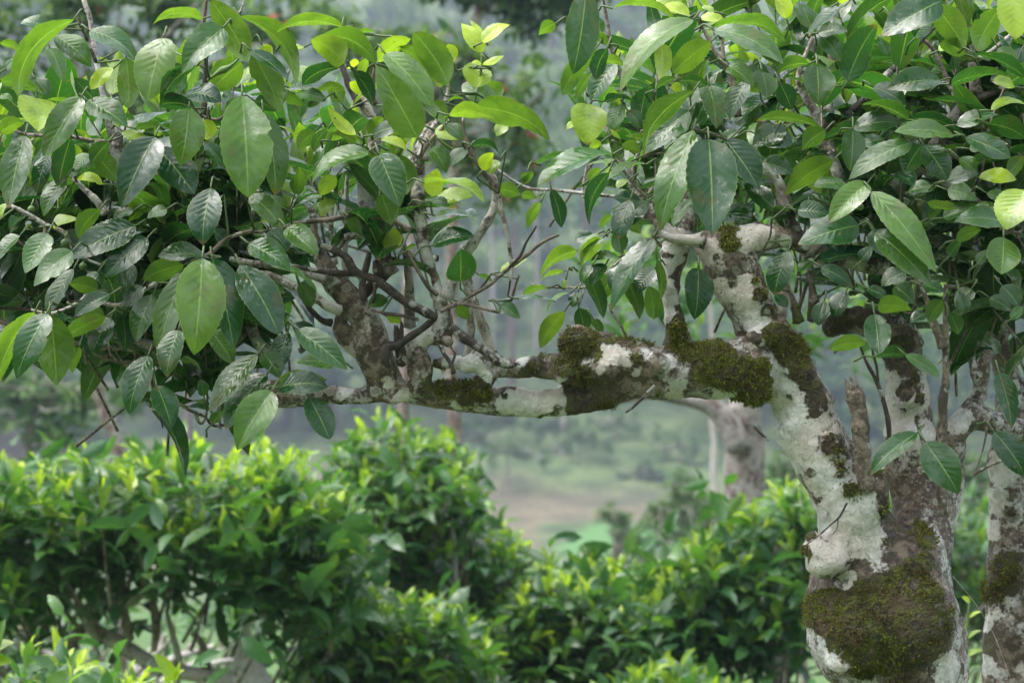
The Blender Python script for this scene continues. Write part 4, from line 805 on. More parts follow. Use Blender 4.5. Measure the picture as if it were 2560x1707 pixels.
H(C8, [
 (645,165,246,292,195,34,'d',.25,.06,2.80), (735,195,830,378,140,28,'d',.2,.05,2.86), (758,208,1132,576,175,26,'v',.3,.07,2.78), (748,745,780,1010,290,14,'w',.55,.03,2.80),
 (690,935,455,965,95,140,'u',0,.08,2.82), (770,692,992,712,115,145,'u',0,.10,2.81), (760,1025,960,1012,75,120,'v',0,.08,2.88), (950,1010,1172,1158,85,45,'w',.2,.06,2.87),
 (1592,245,1578,484,235,18,'w',.55,.03,2.80), (398,440,605,562,100,42,'d',.2,.06,2.88), (185,335,90,612,180,26,'d',.2,.05,2.92), (1562,1130,1650,1486,135,30,'d',.2,.05,2.90),
 (1305,610,1332,745,115,35,'d',.2,.05,2.92), (1192,655,1095,805,120,140,'v',0,.06,2.93), (1595,145,1275,125,130,45,'w',.2,.08,2.84), (1285,262,1445,195,85,140,'u',0,.06,2.86), (1235,370,1310,270,90,140,'v'),
 (950,470,790,560,130,40,'d'), (560,600,480,760,140,35,'d',.2,.05,3.0), (420,660,380,820,120,35,'d',.2,.05,3.0), (880,560,1010,680,130,35,'d',.2,.05,3.0), (1380,580,1280,700,120,35,'d',.2,.05,2.98), (1060,560,1200,600,90,50,'w'), (700,580,830,640,110,50,'d',.2,.06,2.95),
 (1080,740,980,800,100,40,'d',.2,.06,2.95), (1240,740,1300,880,110,140,'v',0,.05,2.98), (1580,560,1700,700,150,30,'d',.2,.05,2.98), (1500,640,1640,720,110,40,'d',.2,.05,3.0), (1640,780,1725,700,90,45,'w'), (660,400,740,300,100,35,'d',.2,.05,2.92),
 (100,620,180,700,90,40,'d',.2,.05,3.0), (240,90,330,170,150,35,'d',.2,.05,2.92), (1100,120,1180,60,80,140,'m'), (1420,420,1500,330,80,45,'d'), (340,400,240,470,90,50,'w',.2,.05,3.02), (1560,1000,1500,900,60,45,'d',.1,.05,3.1),
])
H(B4, [
 (938,76,650,312,120,32,'v',.25,.07,2.84), (985,130,1188,434,275,16,'d',.3,.04,2.83), (1395,70,1590,330,230,30,'d',.2,.05,2.93),
])

def hero_arrays():
    B = []; A = []; NN = []; L = []; W = []; bend = []; tint = []; area = []
    for (C, bx, by, tx, ty, w, roll, k, dz, bd, d) in HERO:
        x0, y0 = src(C, bx, by); x1, y1 = src(C, tx, ty)
        lp = math.hypot(x1 - x0, y1 - y0) / FPX * d
        b = P(x0, y0, d); t = P(x1, y1, d - dz * lp)
        a = t - b; ln = np.linalg.norm(a); a = a / ln
        c = norm(np.array([0, 0, CAMZ]) - (b + t) / 2)
        n0 = norm(c - a * np.dot(c, a)); s0 = np.cross(a, n0)
        if abs(s0[2]) > .15: s0 = s0 * np.sign(s0[2])
        else: s0 = s0 * np.sign(s0[0] if s0[0] else 1)
        rr = math.radians(roll)
        B.append(b); A.append(a); NN.append(n0 * math.cos(rr) + s0 * math.sin(rr)); L.append(ln)
        wr = w / C[2] / FPX * d / max(abs(math.cos(rr)), .42) * 1.08
        W.append(min(wr, .62 * ln if ln > .05 else .85 * ln) if k != 'p' else min(wr, .95 * ln)); bend.append(bd)
        tr, tg = TINT[k]
        tint.append((max(0, tr + random.uniform(-.06, .06)), min(1, max(0, tg + random.uniform(-.12, .12))), 0))
        area.append(w * lp / C[2])
    return [np.array(x) for x in (B, A, NN, L, W, bend, tint, area)]

hB, hA, hN, hL, hW, hBend, hT, hArea = hero_arrays()
order = np.argsort(-hArea); big = set(order[:100].tolist())
VS9 = (-1, -.78, -.52, -.26, -.02, .26, .52, .78, 1)
hFold = RNG.uniform(.10, .34, len(hB)); hRip = RNG.uniform(.025, .095, len(hB)); hCurl = RNG.uniform(-.05, .22, len(hB)); hTw = RNG.uniform(-.6, .6, len(hB))
fol = MB()
for i in range(len(hB)):
    s = slice(i, i + 1)
    res = leaf_batch(hB[s], hA[s], hN[s], hL[s], hW[s], hBend[s], hFold[s], hT[s], 26 if i in big else 14, VS9, hRip[s], hCurl[s], .05, 100 + i, hTw[s])
    if i in big:
        mb = MB(); put(mb, res); mb.obj('leaf', M_LEAF, TREE)
    else: put(fol, res)

sk0 = np.vstack(SKEL)[:, :3]
def stalk(mb, b, a, j):
    dd = np.linalg.norm((sk0 - b) * np.array([1, .7, 1]), axis=1) + np.clip(sk0[:, 2] - b[2] - .03, 0, 1) * .5
    kx = int(np.argmin(dd)); r_ = np.random.default_rng(j)
    st = b - a * .012 + np.array([0, .004, .002])
    if dd[kx] < .05: e = sk0[kx]
    else: e = b - a * .016 + np.array([r_.normal(0, .004), .018, -.004])
    v, q, t = tube(catmull(np.array([np.append(b, .0010), np.append(st, .0012), np.append((st * .6 + e * .4), .0012), np.append(e, .0015)]), .01), 6, .08, 2, 200)
    mb.add(v, q, t)
pet = MB()
for i in range(len(hB)): stalk(pet, hB[i], hA[i], i)
tag(pet.obj('leaf_stalks', M_STALK, TREE), kind='stuff')
tw = MB()

def shoots(tip, dr, nleaf, slen, lmin, lmax, rng, young=.5, young_n=2, tone=(.1, .8), spread=(22, 88), droop=.12, wl=(.36, .46), redp=0.0):
    """leafy shoots: tip points, directions; leaves spiral down each stem and grow larger and darker"""
    n = len(tip); dr = norm(dr)
    ref = np.where(np.abs(dr[:, 2:3]) < .9, np.array([[0, 0, 1.0]]), np.array([[1.0, 0, 0]]))
    p1 = norm(np.cross(dr, ref)); p2 = np.cross(dr, p1)
    j = np.arange(nleaf)[None, :]; f = j / max(nleaf - 1, 1)
    az = rng.uniform(0, 6.28, (n, 1)) + 2.4 * j + rng.normal(0, .25, (n, nleaf))
    el = np.radians(spread[0] + (spread[1] - spread[0]) * f ** .8 + rng.normal(0, 9, (n, nleaf)))
    rad = p1[:, None, :] * np.cos(az)[..., None] + p2[:, None, :] * np.sin(az)[..., None]
    A = dr[:, None, :] * np.cos(el)[..., None] + rad * np.sin(el)[..., None]
    A[..., 2] -= droop * f + rng.uniform(0, droop, (n, nleaf))
    A = norm(A)
    Bp = tip[:, None, :] - dr[:, None, :] * (slen.reshape(-1, 1) * f ** .9)[..., None]
    NN = dr[:, None, :] * .8 + np.array([0, 0, .5]) + rng.normal(0, .22, (n, nleaf, 3))
    L = (lmin + (lmax - lmin) * np.clip(f * 1.5, 0, 1)) * rng.uniform(.8, 1.2, (n, nleaf))
    W = L * rng.uniform(wl[0], wl[1], (n, nleaf))
    yb = rng.uniform(.35, 1.0, (n, 1)) * young
    ty = np.where(j < young_n, yb * (1 - .25 * j), np.maximum(0, .22 * yb - .03 * j)) + rng.normal(0, .03, (n, nleaf))
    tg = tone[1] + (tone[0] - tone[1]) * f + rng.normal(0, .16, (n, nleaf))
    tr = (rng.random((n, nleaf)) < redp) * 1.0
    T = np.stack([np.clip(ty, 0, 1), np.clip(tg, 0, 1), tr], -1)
    bend = rng.uniform(.02, .16, (n, nleaf)); fold = rng.uniform(.1, .5, (n, nleaf))
    R = lambda x: x.reshape(-1, *x.shape[2:])
    return R(Bp), R(A), R(NN), R(L), R(W), R(bend), R(fold), R(T)

def in_poly(pts, poly):
    x, y = pts[:, 0], pts[:, 1]; ins = np.zeros(len(pts), bool); n = len(poly)
    for i in range(n):
        x0, y0 = poly[i]; x1, y1 = poly[(i + 1) % n]
        c = ((y0 > y) != (y1 > y)) & (x < (x1 - x0) * (y - y0) / ((y1 - y0) or 1e-9) + x0)
        ins ^= c
    return ins

def fill(poly, n, dr, rng, depth, up=(0, -.05, 1), jit=.35, **kw):
    """shoots spread through a piece of the crown's volume"""
    poly = [(x * 1.0884, y * 1.0884) for x, y in poly]
    xs = [q[0] for q in poly]; ys = [q[1] for q in poly]; out = np.zeros((0, 2))
    while len(out) < n:
        c = np.stack([rng.uniform(min(xs), max(xs), n), rng.uniform(min(ys), max(ys), n)], 1)
        out = np.vstack([out, c[in_poly(c, poly)]])
    out = out[:n]; d = rng.uniform(depth[0], depth[1], n)
    tip = np.array([P(x, y, q) for (x, y), q in zip(out, d)])
    dirs = norm(np.array(up) + rng.normal(0, jit, (n, 3)))
    return tip, dirs

frng = np.random.default_rng(5)
LA = [(-90, 170), (60, 190), (240, 160), (420, 150), (560, 170), (720, 200), (850, 190), (960, 230), (1040, 290), (1050, 350), (960, 390), (820, 410), (700, 440), (600, 560), (420, 640), (240, 640), (100, 600), (-90, 560)]
LB = [(-60, 600), (120, 620), (420, 640), (560, 620), (620, 720), (560, 800), (420, 790), (250, 740), (80, 720)]
RA = [(1400, 110), (1500, 40), (1640, -40), (1900, -60), (2440, -90), (2440, 520), (2250, 540), (2050, 500), (1900, 460), (1740, 420), (1600, 420), (1500, 440), (1420, 380), (1380, 260)]
RB = [(1980, 520), (2440, 500), (2440, 700), (2300, 690), (2150, 620), (1990, 600)]
def crown_part(poly, n, depth, **kw):
    up = kw.pop('up', (0, -.05, 1)); jit = kw.pop('jit', .35); nl = kw.pop('nl', 7); sl = kw.pop('sl', (.07, .15))
    tip, dr = fill(poly, n, None, frng, depth, up, jit)
    slen = frng.uniform(sl[0], sl[1], n)
    Bp, A, NN, L, W, bd, fo, T = shoots(tip, dr, nl, slen, .045, .098, frng, **kw)
    put(fol, leaf_batch(Bp, A, NN, L, W, bd, fo, T, 8, (-1, -.5, 0, .5, 1), .08, .04, 0, 9))
    sk = np.vstack(SKEL)[:, :3]
    for i in range(n):
        base = tip[i] - dr[i] * slen[i]
        low = sk[:, 2] < base[2] + .01
        dd = np.linalg.norm((sk - base) * np.array([1, .8, .7]), axis=1) + np.where(low, 0, .2)
        kx = int(np.argmin(dd)); foot = sk[kx]
        pts = [np.append(tip[i], .0008), np.append(base, .0014)]
        if dd[kx] < .10:
            m = (base + foot) / 2 + np.array([0, 0, -.02]) + frng.normal(0, .012, 3)
            pts += [np.append(m, .0019), np.append(foot, .0026)]
        else:
            pts += [np.append(base - dr[i] * .09 + frng.normal(0, .015, 3), .0022)]
        p4 = catmull(np.array(pts), .02)
        v, q, t = tube(p4, 5, .15, 2, 90)
        tw.add(v, q, t, white=np.zeros(len(v)), moss=np.zeros(len(v)), dark=np.zeros(len(v)))
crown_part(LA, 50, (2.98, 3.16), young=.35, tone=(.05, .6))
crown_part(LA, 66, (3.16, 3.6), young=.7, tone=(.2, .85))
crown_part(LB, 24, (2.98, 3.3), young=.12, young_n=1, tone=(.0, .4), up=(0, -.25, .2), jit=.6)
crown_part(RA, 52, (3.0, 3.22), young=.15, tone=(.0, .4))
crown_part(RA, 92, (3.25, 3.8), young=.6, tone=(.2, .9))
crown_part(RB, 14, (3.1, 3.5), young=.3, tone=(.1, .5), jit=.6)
tag(fol.obj('foliage', M_LEAF, TREE), kind='stuff')
tag(tw.obj('twigs', M_TWIG, TREE), kind='stuff')

# ---- round green seed pods
for (C, x, y, r) in [(C5, 425, 282, 30), (C5, 542, 432, 26), (C5, 205, 62, 26), (C8, 650, 45, 28)]:
    c = P(*src(C, x, y), 2.88); r = r / C[2] / FPX * 2.88
    th = np.linspace(0, np.pi, 11); ph = np.linspace(0, 2 * np.pi, 18, endpoint=False)
    v = np.array([[np.sin(a) * np.cos(b) * (1 + .05 * np.cos(3 * b)), np.sin(a) * np.sin(b) * (1 + .05 * np.cos(3 * b)), np.cos(a) * (.95 + .12 * (a < .2))] for a in th for b in ph]) * r + c
    i = np.arange(10)[:, None] * 18; j = np.arange(18)[None, :]; k = (j + 1) % 18
    mb = MB(); mb.add(v, np.stack([i + j, i + 18 + j, i + 18 + k, i + k], -1).reshape(-1, 4)); f_ = mb.obj('seed_pod', M_FRUIT, TREE)
    p4 = np.array([np.append(c + np.array([0, 0, r * .9]), .0012), np.append(c + np.array([.002, .004, r * 2.6]), .001)])
    mb = MB(); mb.add(*tube(p4, 6)); mb.obj('stalk', M_STEM, f_)
# ================================================================ neighbours of the old tree
def px_to_m(px, d): return px / FPX * d

# ---- a second old tea tree cut by the right edge of the frame
r2 = P(2535, 853.5, 3.35); r2[2] = 0
T2 = thing('tea_tree', 'second old tea tree stem with peeling white and brown bark close beside the swollen trunk', 'tree', r2)
t2b = blobs(B4, [(1440, 500, 90, 'white', .9), (1430, 700, 80, 'white', 1.), (1410, 900, 60, 'white', .9), (1380, 1250, 90, 'white', 1.1), (1400, 1500, 80, 'white', .9), (1480, 1200, 50, 'white', .8), (1510, 350, 90, 'white', .7),
                 (1530, 950, 120, 'dark', .9), (1500, 1400, 120, 'dark', .8), (1560, 600, 60, 'dark', .6), (1430, 1060, 90, 'moss', .75), (1530, 900, 100, 'moss', .6), (1560, 560, 60, 'moss', .5), (1360, 1060, 40, 'moss', .7)], 3.25)
t2, v2, n2_, a2 = wood_remesh('trunk', [
    path(S0, [(2600, 3900, 130), (2570, 3000, 110), (2560, 2300, 105), (2550, 1800, 96), (2548, 1640, 92), (2546, 1520, 86), (2540, 1400, 68), (2536, 1280, 60), (2530, 1160, 60), (2532, 1060, 46), (2520, 960, 34), (2505, 880, 26), (2500, 800, 22), (2520, 700, 18)], 3.35),
    path(S0, [(2532, 1090, 44), (2575, 1000, 36), (2620, 900, 30), (2640, 760, 26)], 3.36)], [], M_BARK, t2b, .006, T2, .004)
moss_from(v2, n2_, a2, t2, dens=1.0, size=.0062, seed=81, dark=.1)
b2 = MB()
for pts in ([(2500, 880, 14), (2470, 760, 12), (2440, 640, 10), (2450, 520, 8)], [(2640, 780, 18), (2560, 640, 14), (2540, 500, 10)]):
    p4 = catmull(path(S0, pts, 3.36), .01); v, q, t = tube(p4, 8, .1, 3, 60)
    b2.add(v, q, t, white=np.zeros(len(v)), moss=np.zeros(len(v)) + .2, dark=np.zeros(len(v)))
    b2.obj('branch', M_BRANCH, T2); b2 = MB()
crn = np.random.default_rng(77)
tp = np.array([P(crn.uniform(2440, 2900), crn.uniform(250, 760), crn.uniform(3.45, 3.9)) for _ in range(46)])
res = shoots(tp, np.array([0, -.05, 1]) + crn.normal(0, .4, (46, 3)), 7, crn.uniform(.08, .15, 46), .045, .098, crn, young=.4, tone=(.1, .7))
mb = MB(); put(mb, leaf_batch(*res, 6, (-1, -.5, 0, .5, 1), .06, .03, 0, 3)); mb.obj('crown', M_LEAF, T2)

# ---- silk thread strung between the two trunks
p4 = catmull(path(B4, [(1150, 930, 1.6, 3.0), (1240, 1035, 1.6, 3.1), (1330, 1160, 1.8, 3.22), (1410, 1310, 1.8, 3.24), (1490, 1530, 1.8, 3.25)], 3.0), .02)
mb = MB(); mb.add(*tube(p4, 5)); o = mb.obj('spider_thread', M_THREAD); tag(o, 'single pale silk thread hanging slack between the swollen trunk and the second stem', 'thread')

# ---- tea bushes of the plantation
def bush(label, lobes, nsh, d, seed, stems=None, young=.78, tone=(.1, .85), lsize=(.048, .092), nl=8, name='tea_bush', ydir=.35, cat='bush', group='clipped tea bushes behind the old tree', thick=.42, stem_mat=None, yn=3, core=True):
    """lobes: (px, py, rx, ry) domes in photo pixels that make the outline; depth radius follows rx"""
    rng = np.random.default_rng(seed); nsh = int(nsh * 1.4)
    cx = sum(l[0] for l in lobes) / len(lobes) * 1.0884; root = P(cx, 853.5, d); root[2] = ground_z(root[0], d)
    T = thing(name, label, cat, root, group)
    pl = np.array(lobes, float) * 1.0884; out = np.zeros((0, 2))
    while len(out) < nsh:
        c = np.stack([rng.uniform(pl[:, 0].min(), pl[:, 0].max(), nsh), rng.uniform(pl[:, 1].min(), pl[:, 1].max(), nsh)], 1)
        out = np.vstack([out, c[in_poly(c, pl.tolist())]])
    out = out[:nsh]; out[:, 1] += rng.normal(0, 14, nsh)
    dd = d + rng.uniform(-thick, thick, nsh)
    tips = np.array([P(x, y, q) for (x, y), q in zip(out, dd)])
    dirs = norm(np.array([0, -.16, .85]) + rng.normal(0, .40, (nsh, 3)))
    zt = (tips[:, 2] - tips[:, 2].min()) / max(np.ptp(tips[:, 2]), 1e-6)
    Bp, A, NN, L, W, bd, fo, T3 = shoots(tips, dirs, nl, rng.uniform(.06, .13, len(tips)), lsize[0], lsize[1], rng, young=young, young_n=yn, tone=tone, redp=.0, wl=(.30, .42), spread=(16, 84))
    colt = np.array([tips[np.abs(tips[:, 0] - x) < .12, 2].max() for x in tips[:, 0]])
    hz = np.repeat(np.clip(1 - (colt - tips[:, 2]) / .22, 0, 1), nl)
    T3[:, 0] = np.clip(T3[:, 0] * (.7 + .7 * hz) * rng.uniform(.7, 1.25, len(hz)), 0, 1)
    mb = MB(); put(mb, leaf_batch(Bp, A, NN, L, W, bd, fo, T3, 4, (-1, -.5, 0, .5, 1), .05, .05, 0, seed))
    kk = rng.choice(len(tips), int(len(tips) * .6)); d2 = norm(dirs[kk] + rng.normal(0, .6, (len(kk), 3)))   # older leaves, loose between the shoots
    r2_ = shoots(tips[kk] + rng.normal(0, .05, (len(kk), 3)) - np.array([0, 0, .03]), d2, 4, rng.uniform(.10, .22, len(kk)), lsize[1] * .7, lsize[1] * 1.0, rng, young=.08, young_n=1, tone=(.0, .45), spread=(35, 95), droop=.25)
    put(mb, leaf_batch(*r2_, 4, (-1, -.5, 0, .5, 1), .06, .12, 0, seed + 1)); mb.obj('crown', M_BUSH, T)
    sb = MB()
    c0 = np.array([root[0], d + .05, root[2]])
    if stems is None:
        stems = [(None, tips[i] - dirs[i] * .1) for i in rng.choice(len(tips), 26)]
        for _, e in stems:
            m = c0 + (e - c0) * np.array([.35, .35, .62]) + rng.normal(0, .03, 3)
            p4 = catmull(np.array([np.append(c0 + rng.normal(0, .03, 3) * np.array([1, 1, 0]), .03), np.append(m, .018), np.append(e, .004)]), .04)
            v, q, t = tube(p4, 7, .1, 1, 30); sb.add(v, q, t, white=np.zeros(len(v)) + .3, moss=np.zeros(len(v)), dark=np.zeros(len(v)))
        sb.obj('trunk', stem_mat or M_BRANCH, T)
    else:
        for nm, C, pts, mat in stems:
            p4 = catmull(path(C, pts, d - .02), .02); v, q, t = tube(p4, 10, .12, 1, 24)
            sb = MB(); sb.add(v, q, t, white=np.zeros(len(v)) + (1.0 if mat is M_BARK else .35), moss=np.zeros(len(v)) + .15, dark=np.zeros(len(v))); sb.obj(nm, mat, T)
    # thin inner twigs
    ib = MB()
    for i in rng.choice(len(tips), min(len(tips), 90), replace=False):
        e = tips[i] - dirs[i] * .05; b0 = e - dirs[i] * .12 + np.array([0, 0, -.1]) + (np.array([c0[0], d, e[2]]) - e) * .25
        v, q, t = tube(catmull(np.array([np.append(e, .0025), np.append(b0, .006)]), .06), 5)
        ib.add(v, q, t, white=np.zeros(len(v)), moss=np.zeros(len(v)), dark=np.zeros(len(v)))
    tag(ib.obj('twigs', M_TWIG, T), kind='stuff')
    return T

def ground_z(x, y):
    """height of the land: tea terrace, drop into the valley, flat field, cut slope, wooded hill"""
    x = np.asarray(x, float); y = np.asarray(y, float)
    z = np.interp(y, [-120, -60, -14, 9, 14, 25, 45, 70, 88, 98, 102, 112, 120, 140, 180, 260], [50, 28, 0, 0, -.55, -2.0, -4.2, -5.7, -6.0, -6.0, -5.6, -3.6, -1.2, 5.0, 18., 46.])  # rise behind the camera is added to block low sky and darken leaf fronts
    z = z + np.clip(x + 1, -30, 30) * np.interp(y, [40, 70, 100, 120], [0, .0, .015, .03]) + np.interp(y, [98, 104, 130], [0, .6, 2.0]) * np.clip(np.sin(x * .16 + 1.3), -1, 1) * .6
    return z

bush('broad tea bush with pale yellow-green tips and bare white forked stems showing underneath',
     [(-150, 1080), (0, 1072), (60, 1085), (130, 1060), (260, 1070), (330, 1035), (420, 1025), (520, 1050), (600, 1035), (700, 1060), (780, 1110), (820, 1190), (800, 1290), (790, 1370), (700, 1380), (600, 1340), (500, 1275), (380, 1245), (300, 1250), (200, 1265), (100, 1330), (40, 1385), (-150, 1400)], 380, 6.4, 201,
     stems=[('trunk', B7, [(2060, 1500, 190), (1990, 1100, 180), (1930, 900, 150), (1900, 740, 90), (1900, 560, 34), (1920, 380, 26)], M_BARK), ('branch', B7, [(1900, 960, 70), (1700, 900, 66), (1500, 880, 60), (1250, 830, 62), (1040, 720, 66), (860, 610, 64), (720, 540, 50), (660, 470, 40)], M_BRANCH),
            ('branch', B7, [(690, 520, 40), (680, 420, 48), (760, 340, 60), (880, 340, 66), (1010, 300, 56), (1110, 240, 40), (1190, 205, 34)], M_BRANCH), ('branch', B7, [(1190, 700, 26), (1210, 560, 34), (1200, 420, 36), (1180, 300, 26)], M_TWIG),
            ('branch', B7, [(1000, 620, 40), (980, 500, 40), (960, 380, 30)], M_TWIG), ('branch', B7, [(1600, 900, 44), (1590, 760, 40), (1560, 640, 30), (1490, 560, 26)], M_FARBARK), ('branch', B7, [(1400, 860, 26), (1370, 700, 30), (1330, 560, 24), (1290, 400, 20)], M_BRANCH),
            ('branch', B7, [(1190, 560, 12), (1110, 520, 12), (1040, 480, 9)], M_DEAD), ('branch', B7, [(640, 520, 50), (560, 620, 44), (540, 760, 44), (520, 900, 44)], M_TWIG)])
bush('tall tea bush with upright dark leaves rising behind the broad bush',
     [(770, 1030), (840, 985), (900, 960), (980, 970), (1050, 1010), (1090, 1060), (1100, 1120), (1070, 1200), (1000, 1300), (800, 1300), (770, 1150)], 150, 7.6, 202, young=.55, tone=(.08, .7))
bush('low dark tea bush with yellow shoots just below the green field',
     [(700, 1200), (780, 1150), (950, 1150), (1080, 1180), (1200, 1250), (1290, 1315), (1320, 1370), (1200, 1440), (1000, 1460), (700, 1420)], 260, 8.2, 203, young=.8, tone=(.1, .7))
bush('dense tea bush at the very bottom just right of the bare white stems',
     [(690, 1430), (770, 1350), (900, 1360), (1040, 1400), (1130, 1450), (1160, 1640), (700, 1660)], 230, 7.0, 204, young=.75, tone=(.1, .75))
bush('tea bush topped by one bright yellow tuft in front of the round shrub',
     [(1120, 1420), (1230, 1340), (1300, 1310), (1350, 1275), (1420, 1310), (1500, 1360), (1570, 1450), (1560, 1660), (1110, 1660)], 250, 7.6, 205, young=1.0, tone=(.12, .85))
bush('tea bush right beside the swollen trunk with glossy dark leaves and a pale forked foot',
     [(1450, 1370), (1540, 1270), (1640, 1225), (1700, 1165), (1760, 1130), (1850, 1135), (1890, 1200), (1880, 1400), (1810, 1460), (1640, 1480), (1480, 1470)], 250, 7.2, 206, young=.6, tone=(.02, .5),
     stems=[('trunk', B3, [(1290, 1900, 60), (1290, 1600, 62), (1280, 1450, 68), (1250, 1350, 70), (1220, 1240, 50), (1180, 1150, 26)], M_FARBARK), ('branch', B3, [(1280, 1480, 40), (1200, 1400, 40), (1150, 1390, 34)], M_BARK), ('branch', B3, [(1260, 1380, 36), (1320, 1250, 30), (1400, 1150, 22)], M_BRANCH)])
bush('tea bush filling the bottom edge in front of the pale forked foot',
     [(1370, 1580), (1500, 1520), (1620, 1530), (1720, 1580), (1740, 1680), (1370, 1690)], 110, 6.6, 207, young=.5, tone=(.05, .6))
bush('dim tea bush seen through the gap between the two trunks',
     [(1880, 1150), (2060, 1130), (2300, 1150), (2320, 1450), (2200, 1460), (2100, 1380), (1880, 1300)], 110, 9.5, 208, young=.5, tone=(.1, .6))
bush('low near tea bush with curled pale yellow shoots in the bottom left corner',
     [(-120, 1530), (0, 1545), (60, 1500), (150, 1520), (250, 1540), (340, 1555), (440, 1600), (460, 1680), (-120, 1700)], 80, 4.6, 209, young=1.0, tone=(.15, .85), lsize=(.03, .07), group='low young tea plants in the foreground', nl=9)

bush('shaded sparse tea bush standing behind the bare white forked stems', [(-150, 1390), (640, 1370), (640, 1430), (420, 1420), (250, 1410), (40, 1500), (-150, 1580)], 44, 8.6, 210, young=.2, tone=(.0, .5))
# young sapling between the trunks and two single shoots at the lower left
def sapling(label, pts, leaves, d, seed):
    p4 = catmull(path(S0, pts, d), .01); root = p4[0, :3].copy(); root[2] = 0
    T = thing('tea_seedling', label, 'plant', root, None)
    foot = np.vstack([np.append(root, p4[0, 3] * 1.4), p4[0]])
    mb = MB(); mb.add(*tube(np.vstack([catmull(foot, .1)[:-1], p4]), 6)); mb.obj('stem', M_STEM, T)
    for (bx, by, tx, ty, w, roll, k) in leaves:
        b = P(bx, by, d); t = P(tx, ty, d - .01); a = t - b; ln = np.linalg.norm(a); a = a / ln
        c = norm(np.array([0, 0, CAMZ]) - b); n0 = norm(c - a * np.dot(c, a)); s0 = np.cross(a, n0); s0 = s0 * (1 if s0[2] > 0 else -1); rr = math.radians(roll)
        tr, tg = TINT[k]
        mb = MB(); put(mb, leaf_batch([b], [a], [n0 * math.cos(rr) + s0 * math.sin(rr)], ln, px_to_m(w, d), .1, .3, [(tr, tg, 0)], 8, (-1, -.5, 0, .5, 1), .05)); mb.obj('leaf', M_LEAF, T)
sapling('thin upright seedling with light green leaves standing between the two old trunks', [(2405, 1760, 4), (2412, 1640, 4), (2418, 1560, 3.4), (2424, 1500, 2)],
        [(2424, 1505, 2403, 1520 - 30 - 0, 16, 30, 'y'), (2422, 1545, 2455, 1528, 16, 60, 'y'), (2418, 1570, 2398, 1555, 14, 60, 'p'), (2415, 1600, 2455, 1575, 20, 60, 'o'), (2414, 1640, 2460, 1625, 22, 50, 'p'), (2412, 1620, 2395, 1600, 14, 60, 'o'), (2410, 1690, 2450, 1660, 22, 60, 'm'), (2408, 1700, 2385, 1680, 16, 60, 'o')], 4.2, 1)
sapling('tall bright shoot with two broad yellow-green leaves in front of the white stems', [(430, 1800, 5), (425, 1740, 4), (436, 1700, 3)],
        [(436, 1700, 384, 1632, 40, 20, 'o'), (436, 1702, 462, 1672, 20, 60, 'y'), (432, 1712, 395, 1720, 30, 60, 'p'), (440, 1700, 452, 1650, 14, 20, 'p'), (430, 1730, 520, 1735, 34, 60, 'o'), (428, 1745, 360, 1760, 34, 60, 'm')], 4.2, 2)
sapling('slim upright shoot with narrow yellow-green leaves beneath the broad tea bush', [(150, 1790, 5), (150, 1700, 4), (150, 1640, 3), (140, 1600, 2)],
        [(148, 1650, 130, 1562, 26, 20, 'y'), (148, 1655, 168, 1598, 26, 20, 'y'), (150, 1660, 82, 1650, 40, 50, 'o'), (150, 1680, 90, 1640, 30, 60, 'm'), (150, 1690, 200, 1650, 30, 50, 'm'), (150, 1720, 60, 1700, 40, 60, 'o')], 4.8, 3)
sapling('pair of larger green leaves poking in at the left edge below the broad tea bush', [(-40, 1800, 5), (-35, 1700, 4), (-25, 1640, 3)],
        [(-25, 1640, 14, 1545, 44, 20, 'm'), (-25, 1640, 36, 1605, 50, 60, 'o'), (-28, 1660, 30, 1655, 40, 40, 'o')], 4.0, 4)

# ---- brown and white trunked tree right behind the fork
bg = P(1850, 853.5, 8.6); bg[2] = float(ground_z(bg[0], 8.6))
T3 = thing('tea_tree', 'blurred tree with a thick red-brown and white trunk behind the level limb', 'tree', bg)
def simple_wood(name, C, pts, d, mat, T, w=.3, seg=12, wob=.10):
    p4 = catmull(path(C, pts, d), .03); v, q, t = tube(p4, seg, wob, 5, 12)
    mb = MB(); mb.add(v, q, t, white=np.zeros(len(v)) + w, moss=np.zeros(len(v)), dark=np.zeros(len(v))); return mb.obj(name, mat, T)
simple_wood('trunk', B5, [(2020, 1900, 170), (2005, 1400, 140), (1990, 1100, 135), (1985, 900, 132), (1990, 700, 134), (1975, 560, 120), (2000, 400, 110), (2040, 250, 90), (2080, 60, 70), (2150, -200, 60)], 8.6, M_FARBARK, T3, .42, 16, .05)
simple_wood('branch', B5, [(1960, 700, 90), (1890, 560, 80), (1800, 450, 70), (1700, 400, 60), (1560, 370, 52), (1400, 340, 48), (1250, 360, 42), (1100, 400, 36), (960, 430, 26)], 8.5, M_FARBARK, T3, .5)
simple_wood('branch', B5, [(2060, 200, 60), (2160, 40, 52), (2230, -200, 44), (2260, -500, 30)], 8.6, M_FARBARK, T3, .0)
crn = np.random.default_rng(31)
tp = np.array([P(crn.uniform(1480, 2500), crn.uniform(150, 780) if i % 3 else crn.uniform(580, 830), crn.uniform(8.0, 9.2)) for i in range(150)])
tp = tp[[not (1500 > (q[0] / q[1] * FPX + 1280)) for q in tp]]
res = shoots(tp, np.array([0, -.05, 1]) + crn.normal(0, .45, (len(tp), 3)), 8, crn.uniform(.1, .22, len(tp)), .05, .10, crn, young=.6, tone=(.15, .85))
mb = MB(); put(mb, leaf_batch(*res, 4, (-1, -.5, 0, .5, 1), 0, .05, 0, 3)); mb.obj('crown', M_BUSH, T3)

